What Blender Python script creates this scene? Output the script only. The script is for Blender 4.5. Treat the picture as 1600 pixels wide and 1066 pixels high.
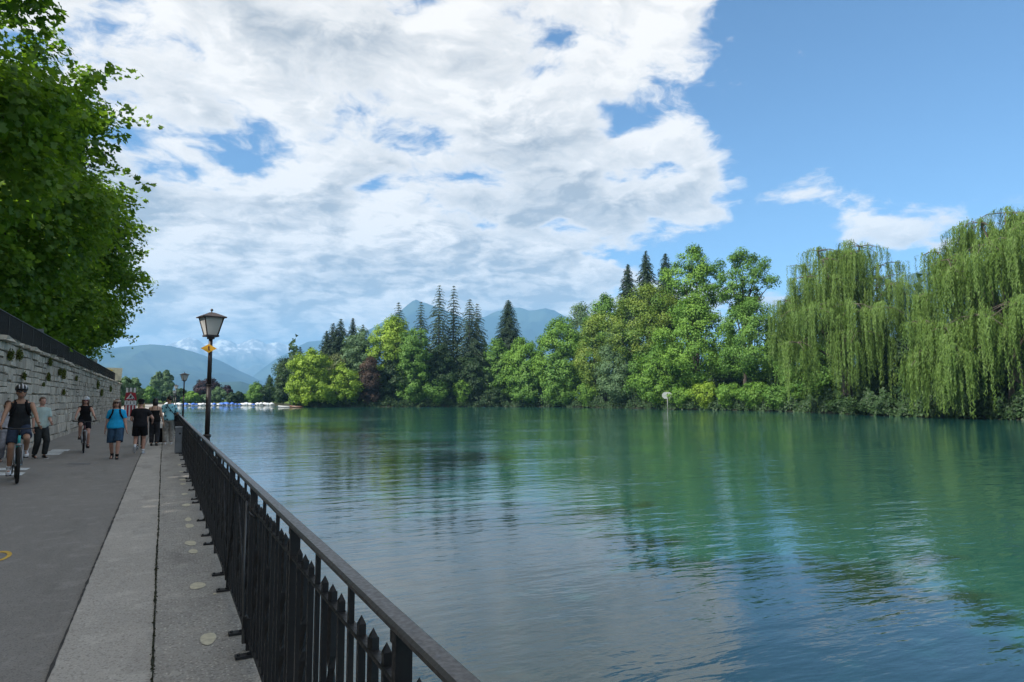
import bpy, bmesh, math, random
import numpy as np
from mathutils import Vector, Matrix
for _o in list(bpy.data.objects): bpy.data.objects.remove(_o)
SC = bpy.context.scene
COL = SC.collection
rng = np.random.default_rng(11)
random.seed(5)
# ------------------------------------------------------------------ camera
F, HY, VX, EYE, WZ = 1067.0, 625.0, 255.0, 1.65, -0.55      # focal px (1600 wide), horizon row, vanishing column, eye height, water level
PITCH = math.atan((HY-533)/F); YAW = math.atan((800-VX)/math.hypot(F, HY-533))
cam_d = bpy.data.cameras.new('camera'); cam = bpy.data.objects.new('camera', cam_d); COL.objects.link(cam)
cam_d.sensor_width = 36.0; cam_d.lens = 36.0*F/1600.0; cam_d.clip_start = 0.05; cam_d.clip_end = 80000
cam.location = (0, 0, EYE); cam.rotation_euler = (math.pi/2+PITCH, 0, -YAW)
SC.camera = cam
FW = np.array([math.sin(YAW)*math.cos(PITCH), math.cos(YAW)*math.cos(PITCH), math.sin(PITCH)])
RT = np.array([math.cos(YAW), -math.sin(YAW), 0.0]); UP = np.cross(RT, FW); CP = np.array([0, 0, EYE])
# ------------------------------------------------------------------ sun, sky, exposure
SUN_AZ, SUN_EL = math.radians(-99), math.radians(42)        # azimuth from +Y towards +X: the sun stands over the left-hand trees
sd = bpy.data.lights.new('sun', 'SUN'); sun = bpy.data.objects.new('sun', sd); COL.objects.link(sun)
sd.energy = 4.0; sd.angle = math.radians(0.6); sd.color = (1.0, 0.95, 0.87)
SUNV = Vector((math.sin(SUN_AZ)*math.cos(SUN_EL), math.cos(SUN_AZ)*math.cos(SUN_EL), math.sin(SUN_EL)))
sun.rotation_euler = SUNV.to_track_quat('Z', 'Y').to_euler()
world = bpy.data.worlds.new('World'); SC.world = world; world.use_nodes = True
def N(nt, typ, ins=None, **kw):
    n = nt.nodes.new(typ)
    for k, v in kw.items(): setattr(n, k, v)
    for k, v in (ins or {}).items():
        s = n.inputs[k]
        if isinstance(v, bpy.types.NodeSocket): nt.links.new(v, s)
        else: s.default_value = v
    return n
def M(nt, op, a, b=None, c=None, clamp=False):
    n = nt.nodes.new('ShaderNodeMath'); n.operation = op; n.use_clamp = clamp
    for i, v in enumerate((a, b, c)):
        if v is None: continue
        if isinstance(v, bpy.types.NodeSocket): nt.links.new(v, n.inputs[i])
        else: n.inputs[i].default_value = v
    return n.outputs[0]
def VM(nt, op, a, b=None):
    n = nt.nodes.new('ShaderNodeVectorMath'); n.operation = op
    for i, v in enumerate((a, b)):
        if v is None: continue
        if isinstance(v, bpy.types.NodeSocket): nt.links.new(v, n.inputs[i])
        else: n.inputs[i].default_value = v
    return n.outputs[0]
def MR(nt, v, a, b, c=0.0, d=1.0, smooth=True):
    n = nt.nodes.new('ShaderNodeMapRange'); n.interpolation_type = 'SMOOTHSTEP' if smooth else 'LINEAR'
    nt.links.new(v, n.inputs[0])
    for i, x in enumerate((a, b, c, d)): n.inputs[i+1].default_value = x
    return n.outputs[0]
def MIX(nt, f, a, b, blend='MIX'):
    n = nt.nodes.new('ShaderNodeMix'); n.data_type = 'RGBA'; n.blend_type = blend
    for i, v in ((0, f), (6, a), (7, b)):
        if isinstance(v, bpy.types.NodeSocket): nt.links.new(v, n.inputs[i])
        else: n.inputs[i].default_value = v if i == 0 else (tuple(v)+(1,))[:4]
    return n.outputs[2]
def NOISE(nt, vec, scale, detail=4.0, rough=0.55, dist=0.0, out=0):
    n = nt.nodes.new('ShaderNodeTexNoise'); nt.links.new(vec, n.inputs['Vector'])
    n.inputs['Scale'].default_value = scale; n.inputs['Detail'].default_value = detail
    n.inputs['Roughness'].default_value = rough; n.inputs['Distortion'].default_value = dist
    return n.outputs[out]
def build_sky(S=0.1):
    nt = world.node_tree; nt.nodes.clear()
    sky = N(nt, 'ShaderNodeTexSky', sky_type='NISHITA', sun_disc=False, sun_elevation=SUN_EL, sun_rotation=SUN_AZ,
            altitude=560.0, air_density=1.0, dust_density=0.15, ozone_density=1.6)
    tc = N(nt, 'ShaderNodeTexCoord')
    xyz = N(nt, 'ShaderNodeSeparateXYZ', {0: tc.outputs['Generated']})
    x, y, z = xyz.outputs
    zz = M(nt, 'MAXIMUM', z, 0.0)
    den = M(nt, 'ADD', zz, 0.20)
    u = M(nt, 'DIVIDE', x, den); v = M(nt, 'DIVIDE', y, den)
    P = N(nt, 'ShaderNodeCombineXYZ', {0: u, 1: v, 2: SKY_SEED}).outputs[0]
    w = VM(nt, 'SUBTRACT', NOISE(nt, P, 3.0, 4.0, 0.55, out=1), (0.5, 0.5, 0.5))
    w = VM(nt, 'MULTIPLY', w, (0.22, 0.22, 0.0))
    Pw = VM(nt, 'ADD', P, w)
    # heaped cloud: fine billows ride on broad masses; the second, shifted look-up gives the side turned to the sun
    def body(p):
        a = NOISE(nt, p, 1.7, 3.0, 0.5); b = NOISE(nt, p, 5.2, 9.0, 0.62)
        return M(nt, 'ADD', M(nt, 'MULTIPLY', a, 0.62), M(nt, 'MULTIPLY', b, 0.38))
    n1 = body(Pw); n2 = body(VM(nt, 'ADD', Pw, (-0.05, -0.02, 0.0)))
    n3 = NOISE(nt, P, 1.3, 5.0, 0.55); n4 = NOISE(nt, VM(nt, 'ADD', Pw, (7.3, 2.1, 0)), 2.5, 6.0, 0.56)
    s = M(nt, 'SUBTRACT', u, M(nt, 'MULTIPLY', M(nt, 'MAXIMUM', v, 0.0), 0.56))      # the bank of cloud ends along this line of the sky
    bias = MR(nt, s, -0.22, 1.12, 0.058, -0.16)
    bias = M(nt, 'ADD', bias, MR(nt, v, -0.45, 0.30, 0.17, 0.0))                  # unseen cloud added behind the view to make the shade light less blue
    low = MR(nt, z, 0.12, 0.42, 0.11, 0.0)
    d = M(nt, 'ADD', M(nt, 'ADD', n1, bias), low)
    alpha = MR(nt, d, 0.465, 0.535)
    lit = M(nt, 'ADD', 0.5, M(nt, 'MULTIPLY', M(nt, 'SUBTRACT', n1, n2), 11.0), clamp=True)
    thick = MR(nt, d, 0.48, 0.60)
    under = MR(nt, n4, 0.38, 0.66)
    base = MR(nt, n3, 0.38, 0.62)
    g = M(nt, 'ADD', M(nt, 'MULTIPLY', under, 0.55), M(nt, 'MULTIPLY', base, 0.45))
    g = M(nt, 'ADD', M(nt, 'MULTIPLY', g, 1.0), M(nt, 'MULTIPLY', M(nt, 'SUBTRACT', 0.5, lit), 0.85))
    grey = M(nt, 'MULTIPLY', thick, g, clamp=True)
    cl = MIX(nt, grey, CLOUD_W, CLOUD_G)
    cl = VM(nt, 'SCALE', cl); 
    nt.nodes[-1].inputs['Scale'].default_value = 1.0/S
    skc = VM(nt, 'MULTIPLY', sky.outputs[0], SKY_MUL)
    col = MIX(nt, M(nt, 'MULTIPLY', alpha, 0.97), skc, cl)
    bg = N(nt, 'ShaderNodeBackground', {'Color': col, 'Strength': S})
    out = N(nt, 'ShaderNodeOutputWorld', {0: bg.outputs[0]})
SKY_SEED = 51.5
CLOUD_W, CLOUD_G = (0.455, 0.43, 0.398), (0.185, 0.192, 0.198)
SKY_MUL = (0.29, 0.375, 0.43)
build_sky(0.15)
vs = SC.view_settings; vs.view_transform = 'Standard'; vs.look = 'None'; vs.exposure = 1.4; vs.gamma = 1.0; vs.use_curve_mapping = False
SC.cycles.use_denoising = True
SC.cycles.max_bounces = 10; SC.cycles.diffuse_bounces = 6; SC.cycles.glossy_bounces = 3; SC.cycles.transmission_bounces = 4
SC.cycles.volume_bounces = 0; SC.cycles.caustics_reflective = False; SC.cycles.caustics_refractive = False
SC.cycles.sample_clamp_indirect = 4.0
# ------------------------------------------------------------------ pixel -> place helpers
def ray(x, y):
    d = FW*F + RT*(x-800) - UP*(y-533); return d/np.linalg.norm(d)
def onz(x, y, z=0.0):
    d = ray(x, y); return CP + d*((z-EYE)/d[2])
def onx(x, y, X):
    d = ray(x, y); return CP + d*(X/d[0])
def hdir(x):                                     # level direction through picture column x
    d = ray(x, HY); d[2] = 0; return d/np.linalg.norm(d)
def depth(P): return float((np.asarray(P)-CP) @ FW)
def zat(x, y, dist):                             # height seen at (x, y) at a level distance
    d = ray(x, y); return EYE + d[2]/math.hypot(d[0], d[1])*dist
# ------------------------------------------------------------------ object helpers
def tag(o, label=None, cat=None, group=None, kind=None):
    if label: o['label'] = label
    if cat: o['category'] = cat
    if group: o['group'] = group
    if kind: o['kind'] = kind
    return o
def link(name, me, mats, parent=None):
    o = bpy.data.objects.new(name, me); COL.objects.link(o)
    for m in (mats if isinstance(mats, (list, tuple)) else [mats]):
        if m is not None and m.name not in [q.name for q in me.materials if q]: me.materials.append(m)
    if parent is not None: o.parent = parent
    return o
def empty(name, loc=(0, 0, 0), rz=0.0):
    o = bpy.data.objects.new(name, None); COL.objects.link(o); o.location = loc; o.rotation_euler = (0, 0, rz)
    o.empty_display_size = 0.3
    return o
def inst(name, me, parent=None, loc=(0, 0, 0), rot=(0, 0, 0), scale=(1, 1, 1)):
    o = bpy.data.objects.new(name, me); COL.objects.link(o); o.location = loc; o.rotation_euler = rot; o.scale = scale
    if parent is not None: o.parent = parent
    return o
def copy_tree(o, parent=None):
    c = o.copy(); COL.objects.link(c); c.parent = parent
    for ch in list(o.children): copy_tree(ch, c)
    return c
class MB:
    def __init__(s): s.v = []; s.f = []; s.m = []; s.sm = []
    def add(s, vs, fs, mi=0, smooth=False):
        b = len(s.v); s.v.extend([tuple(map(float, q)) for q in vs])
        for f in fs: s.f.append(tuple(b+i for i in f)); s.m.append(mi); s.sm.append(smooth)
    def box(s, c, d, mi=0, R=None, taper=1.0):
        cx, cy, cz = c; a, b, h = d[0]/2, d[1]/2, d[2]/2
        vs = [(-a, -b, -h), (a, -b, -h), (a, b, -h), (-a, b, -h), (-a*taper, -b*taper, h), (a*taper, -b*taper, h), (a*taper, b*taper, h), (-a*taper, b*taper, h)]
        if R is not None: vs = [tuple(R @ Vector(q)) for q in vs]
        s.add([(q[0]+cx, q[1]+cy, q[2]+cz) for q in vs], [(0, 3, 2, 1), (4, 5, 6, 7), (0, 1, 5, 4), (1, 2, 6, 5), (2, 3, 7, 6), (3, 0, 4, 7)], mi)
    def tube(s, pts, rad, seg=8, mi=0, smooth=True, caps=True):
        pts = [Vector(p) for p in pts]
        if not hasattr(rad, '__len__'): rad = [rad]*len(pts)
        rings = []; prev = None
        for i, p in enumerate(pts):
            t = (pts[min(i+1, len(pts)-1)]-pts[max(i-1, 0)]); t.normalize()
            if prev is None:
                a = Vector((1, 0, 0)) if abs(t.x) < .9 else Vector((0, 1, 0)); n = t.cross(a).normalized()
            else: n = (prev - t*prev.dot(t)).normalized()
            prev = n; b = t.cross(n)
            rings.append([p + (n*math.cos(2*math.pi*k/seg)+b*math.sin(2*math.pi*k/seg))*rad[i] for k in range(seg)])
        vs = [q for r in rings for q in r]; fs = []
        for i in range(len(pts)-1):
            for k in range(seg):
                k2 = (k+1) % seg; fs.append((i*seg+k, i*seg+k2, (i+1)*seg+k2, (i+1)*seg+k))
        s.add(vs, fs, mi, smooth)
        if caps:
            b = len(s.v)-len(vs); n = len(pts)-1
            s.f.append(tuple(b+k for k in reversed(range(seg)))); s.m.append(mi); s.sm.append(False)
            s.f.append(tuple(b+n*seg+k for k in range(seg))); s.m.append(mi); s.sm.append(False)
    def ell(s, c, r, mi=0, nu=12, nv=8, R=None):
        vs = []; fs = []
        for j in range(1, nv):
            th = math.pi*j/nv
            for i in range(nu):
                ph = 2*math.pi*i/nu; vs.append(Vector((r[0]*math.sin(th)*math.cos(ph), r[1]*math.sin(th)*math.sin(ph), r[2]*math.cos(th))))
        vs += [Vector((0, 0, r[2])), Vector((0, 0, -r[2]))]; t, bt = len(vs)-2, len(vs)-1
        for j in range(nv-2):
            for i in range(nu):
                i2 = (i+1) % nu; fs.append((j*nu+i, (j+1)*nu+i, (j+1)*nu+i2, j*nu+i2))
        for i in range(nu):
            i2 = (i+1) % nu; fs.append((t, i, i2)); fs.append((bt, (nv-2)*nu+i2, (nv-2)*nu+i))
        if R is not None: vs = [R @ q for q in vs]
        s.add([(q[0]+c[0], q[1]+c[1], q[2]+c[2]) for q in vs], fs, mi, True)
    def loft(s, rings, mi=0, smooth=True, caps=True):
        n = len(rings[0]); b = len(s.v)
        vs = [q for r in rings for q in r]; fs = []
        for i in range(len(rings)-1):
            for k in range(n):
                k2 = (k+1) % n; fs.append((i*n+k, i*n+k2, (i+1)*n+k2, (i+1)*n+k))
        s.add(vs, fs, mi, smooth)
        if caps:
            s.f.append(tuple(b+k for k in reversed(range(n)))); s.m.append(mi); s.sm.append(False)
            s.f.append(tuple(b+(len(rings)-1)*n+k for k in range(n))); s.m.append(mi); s.sm.append(False)
    def prism(s, poly, y0, y1, mi=0, axes='xz'):      # an outline extruded along the third axis
        n = len(poly); P = (lambda a, b, y: (a, y, b)) if axes == 'xz' else ((lambda a, b, y: (a, b, y)) if axes == 'xy' else (lambda a, b, y: (y, a, b)))
        vs = [P(a, b, y0) for a, b in poly]+[P(a, b, y1) for a, b in poly]
        fs = [tuple(range(n)), tuple(range(2*n-1, n-1, -1))]+[(i, n+i, n+(i+1) % n, (i+1) % n) for i in range(n)]
        s.add(vs, fs, mi)
    def mesh(s, name):
        me = bpy.data.meshes.new(name); me.from_pydata(s.v, [], s.f)
        me.polygons.foreach_set('material_index', s.m); me.polygons.foreach_set('use_smooth', s.sm)
        me.update(); return me
    def build(s, name, mats, parent=None):
        me = s.mesh(name)
        for m in (mats if isinstance(mats, (list, tuple)) else [mats]): me.materials.append(m)
        o = bpy.data.objects.new(name, me); COL.objects.link(o)
        if parent is not None: o.parent = parent
        return o
def ring(c, rx, ry, n=14, R=None):
    out = []
    for k in range(n):
        a = 2*math.pi*k/n; q = Vector((rx*math.cos(a), ry*math.sin(a), 0))
        if R is not None: q = R @ q
        out.append((c[0]+q.x, c[1]+q.y, c[2]+q.z))
    return out
def grid_mesh(name, V, smooth=True):                 # V: rows x cols x 3
    V = np.asarray(V, dtype=np.float32); r, c = V.shape[:2]
    me = bpy.data.meshes.new(name); i = np.arange(r*c).reshape(r, c)
    q = np.stack([i[:-1, :-1], i[:-1, 1:], i[1:, 1:], i[1:, :-1]], -1).reshape(-1, 4)
    fill(me, V.reshape(-1, 3), q); 
    if smooth: me.polygons.foreach_set('use_smooth', np.ones(len(q), bool))
    me.update(); return me
def fill(me, V, Fc):
    k = Fc.shape[1]; n = len(Fc)
    me.vertices.add(len(V)); me.vertices.foreach_set('co', np.ascontiguousarray(V, dtype=np.float32).ravel())
    me.loops.add(n*k); me.loops.foreach_set('vertex_index', np.ascontiguousarray(Fc, dtype=np.int32).ravel())
    me.polygons.add(n); me.polygons.foreach_set('loop_start', np.arange(0, n*k, k, dtype=np.int32)); me.polygons.foreach_set('loop_total', np.full(n, k, dtype=np.int32))
    me.update(calc_edges=True)
# ------------------------------------------------------------------ materials
def mat(name):
    m = bpy.data.materials.new(name); m.use_nodes = True; nt = m.node_tree; nt.nodes.clear()
    out = N(nt, 'ShaderNodeOutputMaterial'); return m, nt, out
def simple(name, col, rough=0.6, metal=0.0, vary=0.15, scale=8.0, bump=0.0, col2=None, spec=0.5):
    m, nt, out = mat(name)
    tc = N(nt, 'ShaderNodeTexCoord'); n = NOISE(nt, tc.outputs['Object'], scale, 5.0, 0.6)
    c2 = col2 or tuple(c*(1-vary*1.6) for c in col); c1 = tuple(min(1, c*(1+vary)) for c in col) if not col2 else col
    c = MIX(nt, MR(nt, n, 0.3, 0.7), c1, c2)
    b = N(nt, 'ShaderNodeBsdfPrincipled', {'Base Color': c, 'Roughness': rough, 'Metallic': metal, 'Specular IOR Level': spec})
    if bump:
        bn = N(nt, 'ShaderNodeBump', {'Height': n, 'Strength': bump, 'Distance': 0.02}); nt.links.new(bn.outputs[0], b.inputs['Normal'])
    nt.links.new(b.outputs[0], out.inputs[0]); return m
def leaf_mat(name, c1, c2, trans=0.26, gloss=0.012):
    m, nt, out = mat(name)
    at = N(nt, 'ShaderNodeAttribute', attribute_name='tint')
    c = MIX(nt, at.outputs['Fac'], c1, c2)
    d = N(nt, 'ShaderNodeBsdfDiffuse', {'Color': c})
    tcol = MIX(nt, 1.0, c, (1.25, 1.25, 0.55), 'MULTIPLY')
    t = N(nt, 'ShaderNodeBsdfTranslucent', {'Color': tcol})
    a = N(nt, 'ShaderNodeMixShader', {0: trans, 1: d.outputs[0], 2: t.outputs[0]})
    g = N(nt, 'ShaderNodeBsdfGlossy', {'Color': (1, 1, 1, 1), 'Roughness': 0.55})
    b = N(nt, 'ShaderNodeMixShader', {0: gloss, 1: a.outputs[0], 2: g.outputs[0]})
    nt.links.new(b.outputs[0], out.inputs[0]); return m
BARK = simple('bark', (0.085, 0.07, 0.055), 0.9, vary=0.35, scale=6, bump=0.8)
BARK_D = simple('bark_dark', (0.05, 0.04, 0.032), 0.9, vary=0.35, scale=6, bump=0.8)
# ================================================================== ground, water, banks, mountains, haze
SHORE = [(120, 300), (250, 300), (300, 298), (380, 296), (425, 288), (440, 270), (450, 217), (640, 217), (780, 222), (850, 216), (900, 206), (980, 183), (1050, 162), (1150, 151), (1250, 135), (1360, 107), (1470, 100), (1600, 92.5), (1800, 86), (2050, 84), (2400, 95), (2900, 130)]
_sx = [s[0] for s in SHORE]; _sdist = [s[1] for s in SHORE]
def shore(x): return float(np.interp(x, _sx, _sdist))
LANDP = [(-3, -1.6), (0, -0.62), (1.2, -0.15), (3, 0.3), (8, 0.6), (30, 1.1), (150, 2.0)]
def landz(off): return float(np.interp(off, [p[0] for p in LANDP], [p[1] for p in LANDP]))
def soil_mat():
    m, nt, out = mat('bank_soil_and_grass')
    tc = N(nt, 'ShaderNodeTexCoord'); n = NOISE(nt, tc.outputs['Object'], 0.35, 8, 0.6); n2 = NOISE(nt, tc.outputs['Object'], 3.0, 4, 0.6)
    c = MIX(nt, MR(nt, n, 0.35, 0.65), (0.05, 0.09, 0.02), (0.085, 0.13, 0.03))
    c = MIX(nt, MR(nt, n2, 0.55, 0.75), c, (0.06, 0.055, 0.035))
    zz = N(nt, 'ShaderNodeSeparateXYZ', {0: N(nt, 'ShaderNodeNewGeometry').outputs['Position']}).outputs[2]
    c = MIX(nt, MR(nt, M(nt, 'ADD', zz, n2), .85, 1.25, 1, 0), c, (.022, .024, .014))
    b = N(nt, 'ShaderNodeBsdfPrincipled', {'Base Color': c, 'Roughness': 0.95, 'Specular IOR Level': 0.1})
    bp = N(nt, 'ShaderNodeBump', {'Height': n2, 'Strength': 0.8, 'Distance': 0.1}); nt.links.new(bp.outputs[0], b.inputs['Normal'])
    nt.links.new(b.outputs[0], out.inputs[0]); return m
SOIL = soil_mat()
GROUND = simple('far_ground', (0.06, 0.08, 0.04), 1.0, scale=0.01)
# the great ground sheet under everything (river bed here, valley floor beyond)
link('ground', grid_mesh('ground', [[(x, y, -3.0) for x in (-42000, -500, 800, 42000)] for y in (-42000, -300, 900, 42000)], False), GROUND)['kind'] = 'structure'
cols = sorted(set([120, 180]+list(np.arange(200, 2901, 20))+_sx))
rows = [-3, 0, 0.6, 1.2, 3, 8, 30, 150, 700, 2600]
V = []
for off in rows:
    r = []
    for x in cols:
        d = hdir(x); j = 0.7*math.sin(x*0.31)+0.5*math.sin(x*0.13+2) if off < 9 else 0
        p = d*(shore(x)+off+j); z = landz(off) if off <= 150 else (2.0 if off < 1000 else -2.9)
        r.append((p[0], p[1], z+(0.06*math.sin(x*0.7+off) if 0 < off < 20 else 0)))
    V.append(r)
link('river_bank', grid_mesh('river_bank', V), SOIL)['kind'] = 'structure'
def water_mat():
    m, nt, out = mat('river_water')
    geo = N(nt, 'ShaderNodeNewGeometry'); P = geo.outputs['Position']
    # ripples run across the line of sight of the river wind; long crests, short wavelength
    mp = N(nt, 'ShaderNodeMapping', {'Vector': P, 'Rotation': (0, 0, math.radians(24)), 'Scale': (0.55, 1.6, 1.0)})
    a = NOISE(nt, mp.outputs[0], 1.05, 3.0, 0.55, 0.25)
    b = NOISE(nt, mp.outputs[0], 3.4, 3.0, 0.6, 0.3)
    big = NOISE(nt, mp.outputs[0], 0.055, 3.0, 0.55)
    amp = MR(nt, big, 0.36, 0.66, 0.30, 1.0)
    h = M(nt, 'ADD', M(nt, 'MULTIPLY', a, 0.045), M(nt, 'MULTIPLY', b, 0.014))
    h = M(nt, 'MULTIPLY', h, amp)
    bp = N(nt, 'ShaderNodeBump', {'Height': h, 'Strength': 1.0, 'Distance': WAVE})
    c = MIX(nt, MR(nt, NOISE(nt, P, 0.02, 2, 0.5), 0.35, 0.65), WATER1, WATER2)
    b = N(nt, 'ShaderNodeBsdfPrincipled', {'Base Color': c, 'Roughness': 0.03, 'IOR': 1.6, 'Normal': bp.outputs[0]})
    nt.links.new(b.outputs[0], out.inputs[0]); return m
WAVE, WATER1, WATER2 = 1.0, (0.009, 0.056, 0.053), (0.013, 0.074, 0.069)
WATER = water_mat()
link('river_water', grid_mesh('river_water', [[(x, y, WZ) for x in (-60, 0, 40, 150, 420)] for y in (-160, 0, 60, 160, 420)], False), WATER)['kind'] = 'structure'
# mountains: each ridge is a relief with a crest traced from the skyline, set at its own distance
def fbm(x, y, seed, octs=6):
    r = np.random.default_rng(seed); v = np.zeros_like(x)
    for o in range(octs):
        f_ = 2.0**o
        for k in range(3):
            th = r.uniform(0, 2*math.pi); ph = r.uniform(0, 6.28)
            v += np.sin((x*math.cos(th)+y*math.sin(th))*f_+ph)/(f_*1.0)/3*1.2
    return v
def ridged(x, y, seed, octs=5):
    r = np.random.default_rng(seed); v = np.zeros_like(x)
    for o in range(octs):
        f_ = 1.9**o; th = r.uniform(0, 6.28, 2); ph = r.uniform(0, 6.28, 2)
        a = np.sin((x*math.cos(th[0])+y*math.sin(th[0]))*f_+ph[0]+1.3*np.sin((y*math.cos(th[1])-x*math.sin(th[1]))*f_*0.7+ph[1]))
        v += (1-np.abs(a))/f_
    return v/2
def mountain(label, sky, dist, depthm, material, seed, rough=0.16, nr=70):
    xs = np.arange(sky[0][0], sky[-1][0]+0.1, 2.0)
    ys = np.interp(xs, [s[0] for s in sky], [s[1] for s in sky])
    t = np.linspace(-1.0, 0.35, nr)
    V = np.zeros((nr, len(xs), 3)); w = dist*2.0/F
    crest = np.array([zat(x, y, dist) for x, y in zip(xs, ys)])
    D = np.array([hdir(x) for x in xs])
    nx = np.arange(len(xs))*w/(depthm*0.35)
    jag = fbm(nx*9, nx*0, seed+3, 5)*0.012*crest.max()
    for i, tt in enumerate(t):
        dd = dist + depthm*tt
        prof = (1-abs(tt))**1.15 if tt < 0 else 1-tt*0.9
        rel = ridged(nx*2.2, np.full_like(nx, tt*2.2/0.35), seed)
        k = min(1, abs(tt)*6)
        z = (crest+jag)*(prof*(1-rough*k)+rough*k*prof*(rel*1.6-0.3))
        V[i] = D*dd; V[i, :, 2] = z-4*(1 if prof < 0.02 else 0)
    o = link('mountain', grid_mesh('mountain', V), material)
    tag(o, label, 'mountain', kind='structure'); return o
def mtn_mat(name, forest, meadow, rock, snow=None, scale=0.002, treeline=1e9):
    m, nt, out = mat(name)
    geo = N(nt, 'ShaderNodeNewGeometry'); P = geo.outputs['Position']
    n = NOISE(nt, P, scale, 7, 0.6); n2 = NOISE(nt, P, scale*4, 6, 0.65)
    c = MIX(nt, MR(nt, n, 0.46, 0.60), forest, meadow)
    z = N(nt, 'ShaderNodeSeparateXYZ', {0: P}).outputs[2]
    zz = M(nt, 'ADD', z, M(nt, 'MULTIPLY', M(nt, 'SUBTRACT', n2, 0.5), 550.0))
    c = MIX(nt, MR(nt, zz, treeline, treeline+350), c, rock)
    if snow: 
        sm = M(nt, 'MULTIPLY', MR(nt, zz, snow, snow+200), MR(nt, n2, 0.46, 0.62))
        c = MIX(nt, sm, c, (0.5, 0.52, 0.54))
    b = N(nt, 'ShaderNodeBsdfDiffuse', {'Color': c}); nt.links.new(b.outputs[0], out.inputs[0]); return m
FOREST = mtn_mat('forested_slope', (0.016, 0.028, 0.024), (0.034, 0.05, 0.034), (0.14, 0.14, 0.135), None, 0.0016, 1500)
LOWHILL = mtn_mat('low_forested_hill', (0.02, 0.038, 0.024), (0.03, 0.05, 0.028), (0.1, 0.1, 0.1), None, 0.002, 5000)
SNOWY = mtn_mat('snowy_alps', (0.05, 0.065, 0.06), (0.08, 0.09, 0.08), (0.2, 0.2, 0.21), 740, 0.0018, 560)
mountain('far snow-covered alpine range fading into the cloud', [(150, 590), (220, 556), (263, 537), (279, 532), (292, 527), (303, 529), (318, 536), (330, 533), (343, 529), (355, 531), (368, 537), (380, 533), (392, 528), (402, 531), (413, 537), (430, 533), (446, 539), (470, 545), (500, 552), (560, 575), (640, 600)], 13000, 4000, SNOWY, 5, 0.3, 110)
mountain('broad hazy blue mountainside sloping down to the right behind the lamps', [(20, 575), (100, 556), (150, 546), (190, 541), (230, 538), (262, 540), (300, 549), (340, 563), (380, 583), (410, 597), (440, 606), (480, 613), (560, 620)], 7600, 3300, FOREST, 9, 0.2)
mountain('low dark blue wooded hill behind the far shore', [(260, 622), (300, 614), (325, 602), (345, 596), (375, 595), (392, 600), (410, 606), (440, 613), (520, 620), (640, 623)], 4200, 1300, LOWHILL, 14, 0.08, 30)
mountain('hazy blue ridge left of the pointed peak', [(380, 600), (430, 560), (462, 541), (479, 534), (503, 531), (530, 533), (560, 545), (600, 570), (660, 600)], 9500, 2600, FOREST, 21, 0.18)
mountain('tall pointed blue peak rising above the riverside conifers', [(480, 585), (520, 552), (545, 530), (562, 521), (583, 511), (606, 499), (621, 487), (633, 476), (642, 469), (648, 466.5), (655, 470), (664, 473), (680, 480), (700, 489), (730, 500), (780, 525), (850, 560), (930, 600)], 8000, 2900, FOREST, 33, 0.2)
mountain('long double-humped blue mountain behind the dense dark cone-shaped tree', [(600, 620), (640, 580), (690, 530), (730, 503), (756, 494), (777, 486), (797, 479), (812, 480), (826, 486), (840, 485), (853, 482.5), (866, 486), (876, 490), (900, 499), (960, 522), (1040, 545), (1150, 560), (1250, 580), (1330, 610)], 8600, 2900, FOREST, 41, 0.2)
mountain('blue mountain glimpsed between the two weeping willows', [(1190, 623), (1240, 585), (1300, 530), (1360, 470), (1410, 438), (1450, 420), (1490, 409), (1540, 402), (1600, 410), (1680, 425), (1800, 455), (1950, 500), (2100, 560)], 5200, 1800, FOREST, 52, 0.2)
def haze():
    m, nt, out = mat('haze_air')
    v = N(nt, 'ShaderNodeVolumePrincipled', {'Color': HAZE_COL, 'Density': HAZE_D, 'Anisotropy': 0.0})
    nt.links.new(v.outputs[0], out.inputs['Volume'])
    b = MB(); b.box((0, 5000, 648), (32000, 30000, 1304)); o = b.build('haze', m); o['kind'] = 'stuff'; return o
HAZE_D, HAZE_COL = 1.1e-4, (0.27, 0.59, 1.0, 1)
haze()
# ================================================================== trees
def unit(v): return v/np.maximum(np.linalg.norm(v, axis=-1, keepdims=True), 1e-9)
LEAF_T = {
 'rhomb': (np.array([(0, -.5, 0), (.36, 0, .10), (0, .5, 0), (-.36, 0, .10)]), np.array([(0, 1, 2, 3)])),
 'tri': (np.array([(0, -.55, 0), (.40, .32, .0), (-.40, .32, 0)]), np.array([(0, 1, 2)])),
 'blade': (np.array([(-.10, -.45, 0), (.10, -.40, 0), (.0, .60, .02)]), np.array([(0, 1, 2)])),
 'spray': (np.array([(-.20, -.35, 0), (.20, -.35, 0), (.0, .62, -.08)]), np.array([(0, 1, 2)])),
}
def _lobed():
    pts = [(0, -.42, 0)]
    prof = [(.0, -.46), (.50, -.20), (.24, .02), (.44, .30), (0, .60), (-.44, .30), (-.24, .02), (-.50, -.20)]
    pts = [(0, -.10, 0)]+[(a, b, 0.16*abs(a)*abs(a)*4-0.10*max(0, b)) for a, b in prof]
    fs = [(0, i, i+1) for i in range(1, len(prof))]+[(0, len(prof), 1)]
    return np.array(pts), np.array(fs)
LEAF_T['lobed'] = _lobed()
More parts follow.
